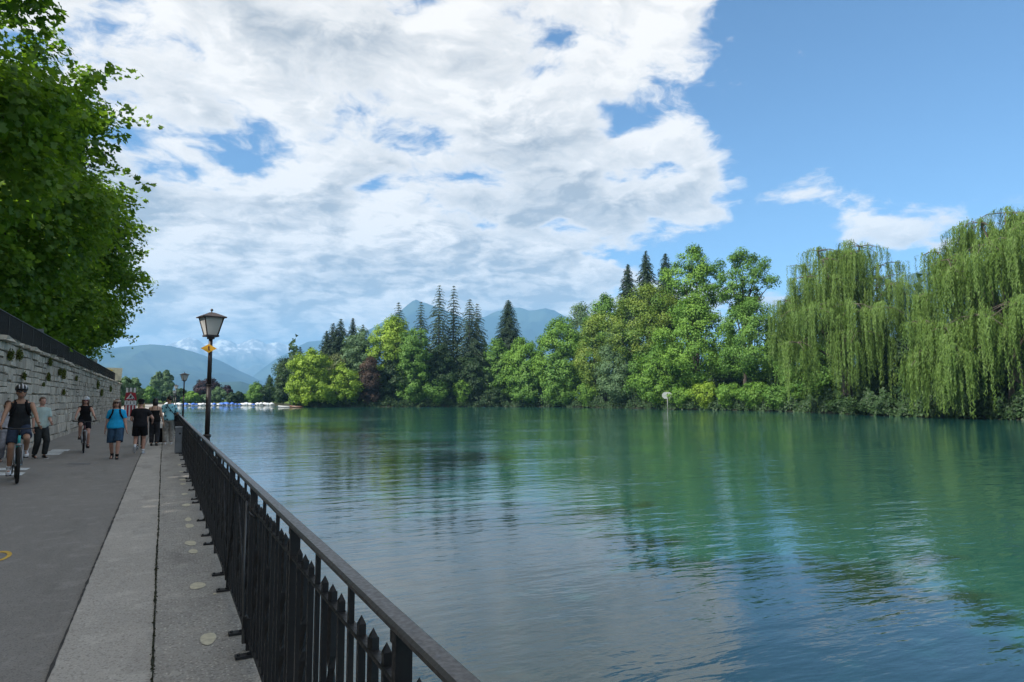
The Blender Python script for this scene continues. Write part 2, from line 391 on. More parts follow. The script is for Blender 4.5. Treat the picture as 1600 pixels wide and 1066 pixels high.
def leaf_mesh(name, P, Nn, size, tint, shape='rhomb', tang=None, r=None):
    r = r or rng
    T, Fc = LEAF_T[shape]; n = len(P); Nn = unit(Nn)
    if tang is None: tang = r.normal(size=(n, 3))
    b = unit(tang - Nn*np.sum(tang*Nn, 1, keepdims=True)); t = np.cross(b, Nn)
    size = np.asarray(size).reshape(n, 1, 1)
    V = P[:, None, :] + size*(t[:, None, :]*T[None, :, 0:1] + b[:, None, :]*T[None, :, 1:2] + Nn[:, None, :]*T[None, :, 2:3])
    k = len(T); faces = (Fc[None]+(np.arange(n)*k)[:, None, None]).reshape(-1, Fc.shape[1])
    me = bpy.data.meshes.new(name); fill(me, V.reshape(-1, 3), faces)
    at = me.attributes.new('tint', 'FLOAT', 'POINT'); at.data.foreach_set('value', np.repeat(np.clip(tint, 0, 1), k).astype(np.float32))
    return me
def crown_points(r, rx, rz, prof, nclump, nleaf, clump_r, fill_in=0.25):
    """clump centres spread over an uneven crown (origin at its middle), then leaves round each clump"""
    i = np.arange(nclump)+.5; ph = i*2.399963+r.uniform(0, 6); cz = 1-2*i/nclump
    cz = np.clip(cz+r.normal(0, .13, nclump), -1, 1)
    rad = np.sqrt(1-cz**2)
    if prof == 'round': w = rad
    elif prof == 'egg': w = rad*np.clip(1.06-0.30*cz, .3, 1.4)
    elif prof == 'column': w = np.clip(rad*1.5, 0, 1)**0.8
    elif prof == 'cone': w = np.clip((1-cz)/2, 0.03, 1)**0.8*np.clip((1+cz)*3, .2, 1)
    elif prof == 'skirt': w = np.clip(rad, 0, 1)*np.where(cz < 0, 1.0+0.25*np.clip(-cz, 0, .8), 1)+np.where(cz < -.5, .45*(-cz-.5), 0)
    elif prof == 'spread': w = rad*np.where(cz > 0, 1.1, np.clip(1.0+cz*.75, .2, 1))
    lob = 1+0.16*np.sin(ph*2+r.uniform(0, 6))+0.12*np.sin(ph*3+cz*4+r.uniform(0, 6))+r.normal(0, .07, nclump)
    inn = np.where(r.random(nclump) < fill_in, r.uniform(.25, .75, nclump), r.uniform(.80, 1.0, nclump))
    C = np.stack([np.cos(ph)*w*rx*lob*inn, np.sin(ph)*w*rx*lob*inn, cz*rz*(0.75+.25*inn)*(1+r.normal(0, .04, nclump))], 1)
    cr = clump_r*r.uniform(.65, 1.3, nclump)
    per = r.multinomial(nleaf, (cr**2)/np.sum(cr**2))
    ci = np.repeat(np.arange(nclump), per); m = len(ci)
    d = unit(r.normal(size=(m, 3))); d[:, 2] = np.where((d[:, 2] < -.3) & (r.random(m) < .45), -d[:, 2]*.6, d[:, 2])
    q = r.random(m)**0.45
    P = C[ci]+d*(cr[ci]*q)[:, None]*np.array([1.05, 1.05, 1.0])
    out = unit(C[ci]*np.array([1/rx**2, 1/rx**2, 1/rz**2])*rx+1e-6)
    Nn = unit(d*0.75+out*0.55+np.array([0, 0, .18])+r.normal(0, .42, (m, 3)))
    ctint = r.normal(0, .24, nclump)
    tint = np.clip(.5+ctint[ci]+r.normal(0, .17, m), 0, 1)
    return C, cr, P, Nn, tint
def trunk_mesh(r, h0, h1, rad, targets, lean=0.03, zfork=0.35):
    b = MB(); top = np.array([r.normal(0, lean*h1), r.normal(0, lean*h1), h1*.86])
    zs = np.linspace(-0.4, 1, 7)
    pts = [(top[0]*max(0, t)**1.4+r.normal(0, rad*.15), top[1]*max(0, t)**1.4, top[2]*t if t > 0 else t) for t in zs]
    b.tube(pts, [rad*(1.35 if t <= 0 else 1-0.82*t) for t in zs], 8)
    for T in targets:
        t0 = np.clip(zfork+r.uniform(-.1, .25), .15, .85)
        s = np.array([top[0]*t0**1.4, top[1]*t0**1.4, top[2]*t0]); T = np.asarray(T)
        if T[2] < s[2]-h1*.15: s[2] = max(T[2]*.9, h0*.6)
        mid = s*.45+T*.55+np.array([0, 0, .10*np.linalg.norm(T-s)])+r.normal(0, .04*np.linalg.norm(T-s), 3)
        rr = rad*r.uniform(.28, .48)
        b.tube([s, s*.72+mid*.28+np.array([0, 0, .02]), mid, T], [rr, rr*.8, rr*.5, rr*.12], 5, caps=False)
    return b.mesh('trunk')
PAL = {}
def pal(k):
    if k not in PAL:
        c = {'lime': ((.085, .15, .016), (.17, .25, .03)), 'mid': ((.04, .095, .017), (.085, .165, .03)), 'fresh': ((.048, .112, .016), (.11, .198, .03)),
             'dark': ((.018, .042, .016), (.04, .08, .025)), 'grey': ((.045, .085, .042), (.085, .14, .065)), 'copper': ((.026, .018, .015), (.055, .036, .025)),
             'cream': ((.048, .10, .014), (.125, .168, .030)), 'conifer': ((.012, .03, .017), (.032, .06, .03)), 'larch': ((.022, .048, .028), (.05, .085, .045)),
             'willow': ((.045, .09, .018), (.10, .155, .034)), 'plane': ((.022, .062, .012), (.075, .145, .018)), 'purple': ((.02, .012, .018), (.045, .026, .034)),
             'olive': ((.045, .06, .022), (.08, .10, .035))}[k]
        PAL[k] = leaf_mat('foliage_'+k, *[tuple(q*(1.0 if k in ('conifer', 'larch', 'dark', 'purple') else 1.42) for q in z) for z in c])
    return PAL[k]
SEED = [100]
def nextr(): SEED[0] += 1; return np.random.default_rng(SEED[0])
def place(x, off):
    d = shore(x)+off; h = hdir(x)*d; return np.array([h[0], h[1], landz(off)]), d
def add_tree(name, label, cat, P, trunk_me, crown_me, barkm, leafm, group, rz=0.0):
    o = empty(name, P, rz); tag(o, label, cat, group)
    if trunk_me is not None: link('trunk', trunk_me, barkm, o)
    c = link('crown' if cat in ('tree',) else 'foliage', crown_me, leafm, o); c['kind'] = 'stuff'
    return o
def broad(name, label, x0, x1, yt, yb, off, palette, prof='egg', n=9000, leaf=0.42, nclump=None, cat='tree', group='broadleaf trees on the far bank', cr=None, zfork=.3, fill_in=.34, bark=None):
    r = nextr(); xc = (x0+x1)/2; P, d = place(xc, off); s = depth((P[0], P[1], 5))/F
    rx = (x1-x0)/2*s*1.04; zt = zat(xc, yt, d); zb = max(zat(xc, yb, d), P[2]-.3); rz = (zt-zb)/2*0.96; zc = (zt+zb)/2-P[2]
    nclump = nclump or int(np.clip(36+rx*rz*1.45, 36, 165)); n = int(n*1.75); leaf *= 1.2
    cr = (cr or 1.0)*2.3*math.sqrt(rx*rz/nclump)
    C, c_r, L, Nn, t = crown_points(r, max(rx-cr*.30, rx*.6), max(rz-cr*.3, rz*.5), prof, nclump, n, cr, fill_in)
    L[:, 2] += zc; C = C+np.array([0, 0, zc]); L[:, 2] = np.maximum(L[:, 2], 0.02)
    me = leaf_mesh('crown', L, Nn, leaf*r.uniform(.55, 1.35, len(L)), t, 'tri', r=r)
    tg = C[r.choice(len(C), min(16, len(C)), replace=False)]
    tr = trunk_mesh(r, zb-P[2], zt-P[2], max(.1, .015*(zt-P[2])), tg, zfork=zfork) if cat == 'tree' else None
    return add_tree(name, label, cat, P, tr, me, bark or BARK_D, pal(palette), group)
def conifer(name, label, x, yt, yb, wpx, off, palette='conifer', dens=1.0, droop=.35, group='conifers on the far bank', whorls=None, flat_top=False, bare=0.0, leaf=.62):
    r = nextr(); P, d = place(x, off); s = depth((P[0], P[1], 8))/F
    H = zat(x, yt, d)-P[2]; zb = max(zat(x, yb, d)-P[2], 1.0); R = wpx/2*s*1.75
    nw = whorls or int((H-zb)/0.85*dens)+4
    Ls, Ns, Ts, Tg, Sz = [], [], [], [], []; b = MB()
    b.tube([(0, 0, -.4), (0, 0, H*.5), (r.normal(0, .1), r.normal(0, .1), H)], [H*.012, H*.007, .02], 7)
    for i in range(nw):
        f = (i+.5)/nw; z = zb+(H-zb)*f**0.92
        k = max(4, int(r.integers(5, 9)*(1 if dens >= 1 else .85)))
        rr0 = R*((1-f)**.8*.96+.05) if not flat_top else R*(.55+.45*math.sin(f*3.0))
        if dens > 1.5: rr0 = R*((1-f)**.62*1.0+.03)
        a0 = r.uniform(0, 6.28)
        for j in range(k):
            a = a0+6.283*j/k+r.normal(0, .25); rr = rr0*r.uniform(.62, 1.12)
            if r.random() < bare: continue
            m = max(4, int(rr/.20*min(1.25, dens+.1)))
            u = np.linspace(.12, 1, m); x_ = np.cos(a)*rr*u; y_ = np.sin(a)*rr*u
            z_ = z+rr*(.16*u-droop*u**2*1.1)*(.8 if f > .8 else 1)+r.normal(0, .06, m)
            side = np.array([-np.sin(a), np.cos(a), 0]); fwd = np.array([np.cos(a), np.sin(a), -.25])
            for sgn in (-1, 1, 0):
                w = rr*.20*(1-u*.6)*sgn
                p = np.stack([x_, y_, z_], 1)+side*w[:, None]+r.normal(0, .10, (m, 3)); 
                if sgn: p[:, 2] -= abs(w)*.35
                Ls.append(p); Ns.append(np.tile([np.cos(a)*.6, np.sin(a)*.6, .7], (m, 1))+r.normal(0, .5, (m, 3)))
                Sz.append(np.full(m, .45+.65*(1-f)**.7)); Tg.append(np.tile(fwd, (m, 1))+side*sgn*.8+np.array([0, 0, -.35])+r.normal(0, .3, (m, 3))); Ts.append(np.clip(.35+.4*u+r.normal(0, .16, m), 0, 1))
            if dens <= 1.1: b.tube([(0, 0, z), (x_[m//2], y_[m//2], z_[m//2]), (x_[-1], y_[-1], z_[-1])], [.06, .035, .01], 4, caps=False)
    L = np.concatenate(Ls); me = leaf_mesh('crown', L, np.concatenate(Ns), leaf*1.2*np.concatenate(Sz)*r.uniform(.7, 1.3, len(L)), np.concatenate(Ts), 'spray', np.concatenate(Tg), r)
    return add_tree(name, label, 'tree', P, b.mesh('trunk'), me, BARK_D, pal(palette), group)
def willow(label, x0, x1, yt, yb, off, arms, n_strand=1500, leaf=.36):
    """weeping willow: arching limbs, and from them long hanging strings of narrow leaves"""
    r = nextr(); xc = (x0+x1)/2; P, d = place(xc, off); s = depth((P[0], P[1], 8))/F
    H = zat(xc, yt, d)-P[2]; R = (x1-x0)/2*s; zlow = WZ+.25-P[2]
    o = empty('weeping_willow', P); tag(o, label, 'tree', 'weeping willows on the bank')
    b = MB(); b.tube([(0, 0, -.5), (.2, 0, H*.15), (.1, .2, H*.36)], [.95, .7, .55], 10)
    # right-hand axis of the picture, so arms can be given as seen: (side, toward viewer, height) as fractions
    h = hdir(xc); ax = np.array([h[1], -h[0], 0]); ay = -np.array([h[0], h[1], 0])
    domes = []
    for (sx, sy, hz, rw) in arms:
        top = ax*sx*R+ay*sy*R+np.array([0, 0, hz*H*(1.0+.10*hz)]); base = np.array([0, 0, H*r.uniform(.18, .38)])
        mid = base*.45+top*.55+np.array([0, 0, .10*H*(1-abs(sx))])
        b.tube([base, base*.6+mid*.4+np.array([0, 0, .03*H]), mid, top], [.34, .26, .17, .05], 6, caps=False); domes.append((top, rw*R*.55, r.uniform(.6, 1.0)))
        for _ in range(7):
            a_ = r.uniform(0, 6.283); q_ = rw*R*r.uniform(.45, .95); domes.append((top+np.array([math.cos(a_)*q_, math.sin(a_)*q_, -q_*r.uniform(.05, .55)+r.normal(0, .02*H)]), rw*R*r.uniform(.22, .46), r.uniform(.28, 1.15)))
            b.tube([top, (top+domes[-1][0])/2+np.array([0, 0, .12*q_]), domes[-1][0]], [.06, .045, .02], 4, caps=False)
    Ls, Tg, Ts, Nn = [], [], [], []
    wts = np.array([q[1]**1.7 for q in domes]); wts /= wts.sum()
    tas = [[(r.uniform(0, 6.283), math.sqrt(r.random()), r.uniform(.45, 1.25)) for _ in range(8)] for _ in domes]
    for k in range(n_strand):
        di = r.choice(len(domes), p=wts); c, rw, lf = domes[di]; ta, tq, tl = tas[di][r.integers(8)]; lf = lf*tl
        a = ta+r.normal(0, .20); q = min(1.0, abs(tq+r.normal(0, .12))); ox, oy = math.cos(a)*q, math.sin(a)*q
        dome = math.sqrt(max(0, 1-q*q))
        st = c+np.array([ox*rw, oy*rw, rw*.62*(dome-.55)*r.uniform(.7, 1.1)])
        room = st[2]-zlow; ln = min(room*r.uniform(.55, 1.0), (r.gamma(5.0, .045*H)+.6)*lf)
        if ln < .6: continue
        m = int(ln/.20)+3; u = np.linspace(0, 1, m); outv = np.array([math.cos(a), math.sin(a), 0])
        kk = rw*.22*r.uniform(.5, 1.2)
        p = st+outv*(kk*(1-np.exp(-u*5)))[:, None]; p[:, 2] += kk*.35*np.sin(np.minimum(u*6, math.pi))-ln*u
        sw = r.normal(0, .10, 2); p[:, 0] += sw[0]*np.sin(u*4+k); p[:, 1] += sw[1]*np.sin(u*3.1+k)
        for rep in range(2):
            pp = p+r.normal(0, .075, (m, 3)); Ls.append(pp)
            Tg.append(np.stack([r.normal(0, .33, m), r.normal(0, .33, m), -np.ones(m)], 1)); Nn.append(outv+r.normal(0, .38, (m, 3))+np.array([0, 0, .15]))
            base_t = r.normal(.5, .10)+.22*(lf-.7); Ts.append(np.clip(base_t+r.normal(0, .12, m)-.12*u, 0, 1))
    L = np.concatenate(Ls); me = leaf_mesh('crown', L, np.concatenate(Nn), leaf*r.uniform(.6, 1.3, len(L)), np.concatenate(Ts), 'blade', np.concatenate(Tg), r)
    link('trunk', b.mesh('trunk'), BARK, o); link('crown', me, pal('willow'), o)['kind'] = 'stuff'
    return o
def bush(label, x0, x1, yt, yb, off, palette, n=1800, leaf=.34, group='bushes along the far bank', name='bush'):
    return broad(name, label, x0, x1, yt, yb, off, palette, 'spread', n, leaf, cat='bush', group=group, fill_in=.2)
# ---- undergrowth and the wood farther back, each one mass nobody could count
def mass(name, xa, xb, off0, off1, h0, h1, n, leaf, palette):
    r = nextr(); x = r.uniform(xa, xb, n); off = r.uniform(off0, off1, n)
    D = np.array([hdir(q) for q in np.linspace(xa, xb, 200)]); g = np.linspace(xa, xb, 200)
    dx = np.interp(x, g, D[:, 0]); dy = np.interp(x, g, D[:, 1]); d = np.array([shore(q) for q in x])+off
    bump = .55+.25*np.sin(x*.21)+.2*np.sin(x*.083+1)+.15*np.sin(x*.5+off)
    top = (h0+(h1-h0)*r.random(n)**.5)*bump; z = np.array([landz(q) for q in off])+np.maximum(.05, top*r.uniform(.05, 1, n)**.6)
    P = np.stack([dx*d, dy*d, z], 1); Nn = -np.stack([dx, dy, 0*dx], 1)+np.array([0, 0, .5])+r.normal(0, .6, (n, 3))
    me = leaf_mesh(name, P, Nn, leaf*1.15*r.uniform(.6, 1.4, n), r.random(n), 'tri', r=r)
    o = link(name, me, pal(palette)); o['kind'] = 'stuff'; o['label'] = {'undergrowth': 'dark tangled undergrowth along the wooded far bank', 'woodland': 'shaded wood behind the first row of trees on the far bank'}[name]; o['category'] = 'undergrowth' if name == 'undergrowth' else 'wood'
mass('undergrowth', 452, 1640, -.4, 5, 1.0, 3.4, 60000, .38, 'dark')
mass('woodland', 440, 1700, 22, 60, 9, 23, 56000, 1.1, 'dark')
# ---- far bank, from the far left point to the willows
B = broad
B('round_tree', 'dark rounded tree farther off behind the lime-green waterside tree', 424, 470, 556, 634, 30, 'dark', n=7000)
B('round_tree', 'low dark green tree at the boat moorings, leaning over the water', 428, 458, 583, 637, 3, 'dark', 'skirt', n=5000)
conifer('spruce', 'thin spruce tip sticking out above the dark rounded tree', 467, 542, 590, 20, 45)
conifer('spruce', 'small spruce tip just left of the dark conifer trio', 483, 542, 590, 20, 48)
B('lime_green_tree', 'bright lime-green tree drooping to the water at the tip of the point', 451, 520, 546, 637, 2, 'lime', 'skirt', n=11000, leaf=.45)
B('lime_green_tree', 'lower lime-green tree beside the brown-purple column', 498, 566, 572, 637, 3, 'lime', 'skirt', n=9000, leaf=.45)
for x, yt, w, lab in ((508, 517, 32, 'shortest'), (518, 505, 38, 'middle'), (530, 498, 44, 'tallest')):
    conifer('dark_spruce', lab+' of the three dark spruces behind the lime-green point', x, yt, 600, w, 22, dens=1.3)
conifer('dark_spruce', 'single dark spruce standing apart above the pale green tree', 549, 497, 590, 26, 26, dens=1.3)
conifer('dark_spruce', 'small faint spruce tip above the pale green tree', 565, 507, 590, 20, 34)
B('olive_tree', 'brownish olive tree half hidden under the three dark spruces', 505, 548, 552, 605, 16, 'olive', n=4000)
B('pale_green_tree', 'pale grey-green tree left of the brightest yellow-green crown', 533, 592, 514, 612, 14, 'grey', n=9000)
B('yellow_green_tree', 'tall brightest yellow-green tree under the pointed peak', 575, 652, 495, 600, 12, 'lime', 'egg', n=13000, leaf=.46)
B('copper_column_tree', 'dark brown-purple column-shaped tree at the waterline', 562, 592, 556, 637, 2, 'copper', 'column', n=8000, leaf=.34)
B('dark_green_tree', 'dark shaded tree between the copper column and the tall green column', 588, 640, 560, 637, 7, 'dark', n=7000)
B('column_tree', 'tall mid-green column tree reaching down to the water', 622, 668, 514, 637, 3, 'mid', 'column', n=11000)
conifer('larch', 'sparse broad-topped conifer behind the brightest yellow-green tree', 621, 472, 560, 34, 22, 'larch', .8, flat_top=False)
conifer('larch', 'thin open conifer left of the two tallest ones', 656, 471, 600, 34, 14, 'larch', .8, .4)
conifer('larch', 'tallest open conifer, left of a pair', 685, 445, 610, 48, 11, 'larch', .8, .42)
conifer('larch', 'tall thin open conifer, right of a pair', 708, 446, 610, 40, 15, 'larch', .75, .42)
conifer('larch', 'broad open conifer with a bare trunk beside the tall pair', 733, 467, 615, 58, 10, 'larch', .9, .45)
conifer('larch', 'shorter open conifer leaning on the broad one', 745, 474, 610, 46, 14, 'larch', .85, .45)
B('dark_green_tree', 'dark tree mass below the tall open conifers', 662, 715, 541, 636, 6, 'dark', n=9000)
B('dark_green_tree', 'very dark tree at the foot of the broad open conifer', 705, 762, 552, 636, 7, 'dark', n=9000)
bush('green bush at the waterline left of the small bright bush', 660, 704, 592, 637, 1.5, 'mid', 3000)
bush('small bright green bush under the dark conifers', 708, 734, 594, 636, 1.5, 'fresh', 2000)
B('olive_tree', 'dull green tree left of the dense dark cone', 754, 802, 530, 636, 7, 'mid', n=8000)
conifer('giant_sequoia', 'dense dark cone-shaped conifer standing alone above the trees', 794, 469, 600, 40, 18, 'conifer', 2.6, .25, leaf=.5)
B('round_green_tree', 'green tree in front of the dense dark cone', 783, 848, 527, 620, 6, 'fresh', n=10000)
B('round_green_tree', 'low dark green tree hanging over the water below the cone', 800, 850, 565, 637, 2, 'mid', 'skirt', n=7000)
B('bright_green_tree', 'tall bright green tree right of the dense dark cone', 836, 915, 494, 628, 5, 'fresh', n=14000)
B('bright_green_tree', 'darker green round tree at the waterline below the tall bright one', 845, 905, 545, 637, 1.5, 'mid', 'skirt', n=8000)
B('dark_crown_tree', 'rounded dark green crown left of the blossoming linden', 915, 978, 461, 570, 14, 'mid', n=9000)
B('feathery_tree', 'pale feathery tree top above the bright green crowns', 884, 930, 472, 560, 22, 'grey', n=4200, nclump=60)
B('blossoming_linden', 'large linden with creamy yellow blossom above dark shade', 950, 1082, 445, 600, 9, 'cream', 'round', n=19000, leaf=.36)
B('yellow_linden', 'yellowish tree arm drooping beside the blossoming linden', 900, 962, 490, 615, 6, 'cream', 'egg', n=9000, leaf=.36)
conifer('dark_spruce', 'lowest of the three black-green spruces behind the linden', 984, 413, 520, 34, 24, dens=1.5)
conifer('dark_spruce', 'tallest of the three black-green spruces behind the linden', 1013, 392, 520, 44, 22, dens=1.3, droop=.5)
conifer('dark_spruce', 'spruce touching the tall airy bright tree', 1044, 396, 520, 42, 25, dens=1.5)
B('airy_tree', 'tall bright green airy tree right of the black-green spruces', 1050, 1132, 386, 520, 12, 'fresh', 'spread', n=11000, leaf=.36, nclump=75, cr=.8, zfork=.45)
B('airy_tree', 'tall dark airy tree with layered branches and visible trunk', 1118, 1212, 391, 500, 13, 'mid', 'spread', n=8000, leaf=.34, nclump=70, cr=.72, zfork=.45)
B('grey_green_tree', 'bluish green tree at the waterline below the linden', 933, 1012, 508, 637, 2.5, 'grey', 'egg', n=13000, leaf=.36)
B('dark_green_tree', 'deep green tree in the shade under the linden', 985, 1062, 530, 637, 6, 'mid', n=10000, leaf=.36)
B('vivid_green_tree', 'vivid green pointed tree left of the willows with a dark right side', 1040, 1142, 461, 606, 5, 'fresh', 'egg', n=16000, leaf=.34)
B('low_green_tree', 'light green low tree above the white river sign', 1000, 1070, 545, 634, 1.5, 'fresh', 'skirt', n=8000, leaf=.32)
B('dark_lawn_tree', 'dark green lawn tree with visible trunk left of the first willow', 1130, 1224, 466, 600, 7, 'mid', 'egg', n=15000, leaf=.30)
B('dark_green_tree', 'small dark tree top peeping out left of the first willow', 1218, 1252, 470, 560, 16, 'dark', n=3500, leaf=.34)
# shrubs along the water
for i, (x0, x1, yt, yb, pl, lab) in enumerate([
    (900, 936, 600, 637, 'fresh', 'bright shrub at the waterline under the yellow linden arm'), (868, 902, 603, 637, 'mid', 'shrub hanging over the water below the bright green tree'),
    (1046, 1086, 606, 641, 'fresh', 'light green shrub right beside the white river sign'), (1080, 1126, 596, 642, 'lime', 'bright yellow-green shrub on the bank right of the river sign'),
    (1116, 1164, 599, 643, 'fresh', 'broad shrub on the bank below the vivid green tree'), (1154, 1204, 597, 644, 'fresh', 'broad shrub on the bank below the dark lawn tree'),
    (1194, 1246, 602, 646, 'mid', 'darker shrub on the bank touching the first willow'), (760, 786, 606, 637, 'dark', 'small dark shrub at the waterline under the dull green tree')]):
    bush(lab, x0, x1, yt, yb, 1.2, pl, 3400, .26)
bush('dark shrub in the shade between the two willows', 1405, 1462, 600, 654, 5, 'dark', 3200, .26)
bush('low shrub at the foot of the first willow', 1290, 1420, 622, 652, 2.5, 'dark', 3500, .26)
for x0, x1, yt, pl, lab in ((1380, 1470, 520, 'dark', 'dark tree filling the gap behind the two willows'), (1225, 1300, 520, 'mid', 'shaded tree behind the left side of the first willow'), (1500, 1620, 470, 'dark', 'shaded tree behind the second willow')):
    B('background_tree', lab, x0, x1, yt, 632, 14, pl, n=8000, leaf=.36)
willow('rounded weeping willow trailing its strands in the river', 1196, 1450, 360, 651, 5.0,
       [(0, 0, .80, .34), (-.25, .1, .82, .30), (.22, -.1, .84, .30), (.42, .1, .66, .30), (-.52, .25, .52, .36), (-.30, .55, .50, .36), (.10, .6, .52, .36), (.40, .55, .50, .33), (-.68, .0, .42, .28), (.66, .2, .50, .28), (-.05, .35, .66, .36), (.0, -.5, .66, .4), (-.45, -.2, .66, .30), (.15, .75, .38, .3), (-.5, .6, .34, .28), (-.42, .3, .68, .26), (.5, .3, .62, .26), (-.62, .1, .58, .24), (.12, .3, .78, .26), (-.2, .3, .76, .26), (.45, -.1, .74, .22), (-.42, -.1, .76, .22)], 4200)
willow('larger weeping willow with open feathery top, right of the rounded one', 1432, 1745, 300, 657, 5.0,
       [(0, 0, .84, .32), (-.32, .0, .76, .28), (-.5, .2, .66, .26), (.3, 0, .84, .3), (-.15, .35, .70, .32), (-.55, .45, .36, .30), (-.25, .6, .40, .33), (.1, .6, .44, .36), (.45, .4, .55, .34), (-.72, .35, .27, .24), (.0, -.4, .66, .36), (.65, .1, .55, .3), (-.4, .7, .24, .24), (.25, .75, .28, .26), (-.62, -.1, .72, .16), (-.42, .3, .60, .26), (.2, .3, .76, .28), (-.2, .15, .80, .24), (-.66, .2, .52, .2), (-.75, .3, .40, .2)], 4400)
# ---- far shore on the left, beyond the boats
B('copper_beech', 'large dark purple beech on the far shore behind the boats', 305, 346, 592, 630, 30, 'purple', n=6000, leaf=.5, group='trees on the far shore')
conifer('spruce', 'small pointed spruce beside the dark purple beech', 310, 593, 625, 14, 34, group='trees on the far shore')
B('purple_tree', 'small dark purple tree alone on the far shore', 352, 362, 603, 628, 14, 'purple', n=1800, leaf=.5, group='trees on the far shore')
for i, (x0, x1, yt, pl, lab) in enumerate([(285, 312, 612, 'fresh', 'bright green low trees on the far shore left of the big lamp'), (312, 332, 617, 'grey', 'low grey-green tree behind the big lamp post'),
        (328, 352, 606, 'grey', 'silvery tree in front of the dark purple beech'), (355, 369, 614, 'dark', 'small dark round tree behind the blue boats'), (366, 378, 612, 'dark', 'narrow dark tree behind the blue boats'),
        (376, 394, 616, 'mid', 'low green tree behind the white boats'), (386, 414, 599, 'mid', 'round green tree above the white boats'), (402, 432, 603, 'dark', 'dark green tree beside the moorings'), (272, 290, 607, 'dark', 'dark tree behind the distant lamps'),
        (222, 242, 605, 'mid', 'green tree rising behind the far chalet roof'), (255, 275, 612, 'dark', 'dark tree in front of the poplars')]):
    B('shore_tree', lab, x0, x1, yt, 633, 6+3*(i % 3), pl, n=2600, leaf=.5, group='trees on the far shore')
conifer('cypress', 'slim dark conifer against the hazy slope above the moorings', 420, 586, 620, 12, 40, 'conifer', 2.2, .2, group='trees on the far shore')
for i, (x0, x1, yt, lab) in enumerate([(235, 244, 588, 'shortest poplar, at the left end of the far row'), (241, 251, 582, 'second poplar of the far row'), (249, 257, 585, 'poplar in the middle of the far row'), (254, 263, 579, 'tallest poplar of the far row'), (262, 269, 586, 'slim poplar at the right end of the far row')]):
    B('poplar', lab, x0, x1, yt, 634, 60, 'grey', 'column', n=3200, leaf=.6, group='poplars on the far shore')
for i, (x0, x1, yt, lab) in enumerate([(150, 190, 584, 'hazy green tree beyond the end of the stone wall'), (184, 206, 590, 'green tree behind the roadworks sign'), (200, 220, 592, 'slim green tree right of the roadworks sign')]):
    B('shore_tree', lab, x0, x1, yt, 634, -120+8*i, 'grey', n=5000, leaf=.4, group='trees on the far shore')
# ================================================================== promenade, railing, wall
def asphalt(name, c1, c2, agg, aggc, bump=.35, VS=46.0, blotch=.45):
    m, nt, out = mat(name)
    geo = N(nt, 'ShaderNodeNewGeometry'); P = geo.outputs['Position']
    big = NOISE(nt, P, 0.7, 6, 0.62); fine = NOISE(nt, P, 90, 3, 0.7)
    c = MIX(nt, MR(nt, big, .3, .7), c1, c2)
    vo = N(nt, 'ShaderNodeTexVoronoi', {'Vector': P, 'Scale': VS, 'Randomness': 1.0}); 
    st = M(nt, 'MULTIPLY', MR(nt, vo.outputs['Distance'], .26, .40, 1, 0), MR(nt, N(nt, 'ShaderNodeSeparateColor', {0: vo.outputs['Color']}).outputs[0], 1-agg, 1-agg+.02))
    c = MIX(nt, st, c, aggc)
    c = MIX(nt, M(nt, 'MULTIPLY', MR(nt, fine, .35, .7), .5), c, tuple(q*.55 for q in c1))
    stain = NOISE(nt, VM(nt, 'MULTIPLY', P, (1.0, .22, 1.0)), 1.6, 5, .65)
    c = MIX(nt, M(nt, 'MULTIPLY', MR(nt, stain, .50, .68), blotch), c, tuple(q*.45 for q in c1))
    wear = NOISE(nt, P, 3.3, 7, .68); c = MIX(nt, M(nt, 'MULTIPLY', MR(nt, wear, .52, .66), .30), c, tuple(min(.7, q*1.45) for q in c2))
    dk = N(nt, 'ShaderNodeTexVoronoi', {'Vector': P, 'Scale': VS*1.7, 'Randomness': 1.0}); c = MIX(nt, M(nt, 'MULTIPLY', MR(nt, N(nt, 'ShaderNodeSeparateColor', {0: dk.outputs['Color']}).outputs[1], .70, .95), .5), c, tuple(q*.4 for q in c1))
    b = N(nt, 'ShaderNodeBsdfPrincipled', {'Base Color': c, 'Roughness': .82, 'Specular IOR Level': .35})
    hgt = M(nt, 'ADD', fine, M(nt, 'MULTIPLY', st, .8))
    bp = N(nt, 'ShaderNodeBump', {'Height': hgt, 'Strength': bump, 'Distance': .006}); nt.links.new(bp.outputs[0], b.inputs['Normal'])
    nt.links.new(b.outputs[0], out.inputs[0]); return m
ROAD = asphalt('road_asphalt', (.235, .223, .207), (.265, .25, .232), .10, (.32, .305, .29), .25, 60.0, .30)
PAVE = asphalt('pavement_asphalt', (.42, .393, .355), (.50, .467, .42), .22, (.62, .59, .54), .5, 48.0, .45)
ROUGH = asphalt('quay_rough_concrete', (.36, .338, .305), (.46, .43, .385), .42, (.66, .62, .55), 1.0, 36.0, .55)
CONC = simple('quay_concrete', (.22, .21, .19), .9, vary=.3, scale=2.0, bump=.5)
def qx(y):                                        # how far the quay drifts to the right as it goes away
    return 0.0 if y < 20 else 0.0028*(y-20)+0.00006*max(0, y-60)**2*0.4
ys = list(np.arange(-14, 60, 1.0))+list(np.arange(60, 292, 8.0))
def strip(name, xa, xb, z, material, wob=0.0, sx=6, ystep=None):
    V = []
    for y in ys:
        V.append([((xa+(xb-xa)*k/sx)+qx(y)*(1 if k or xa > -3 else 0)+(wob*math.sin(y*3.1+k) if 0 < k < sx else 0), y, z) for k in range(sx+1)])
    o = link(name, grid_mesh(name, V), material); o['kind'] = 'structure'; return o
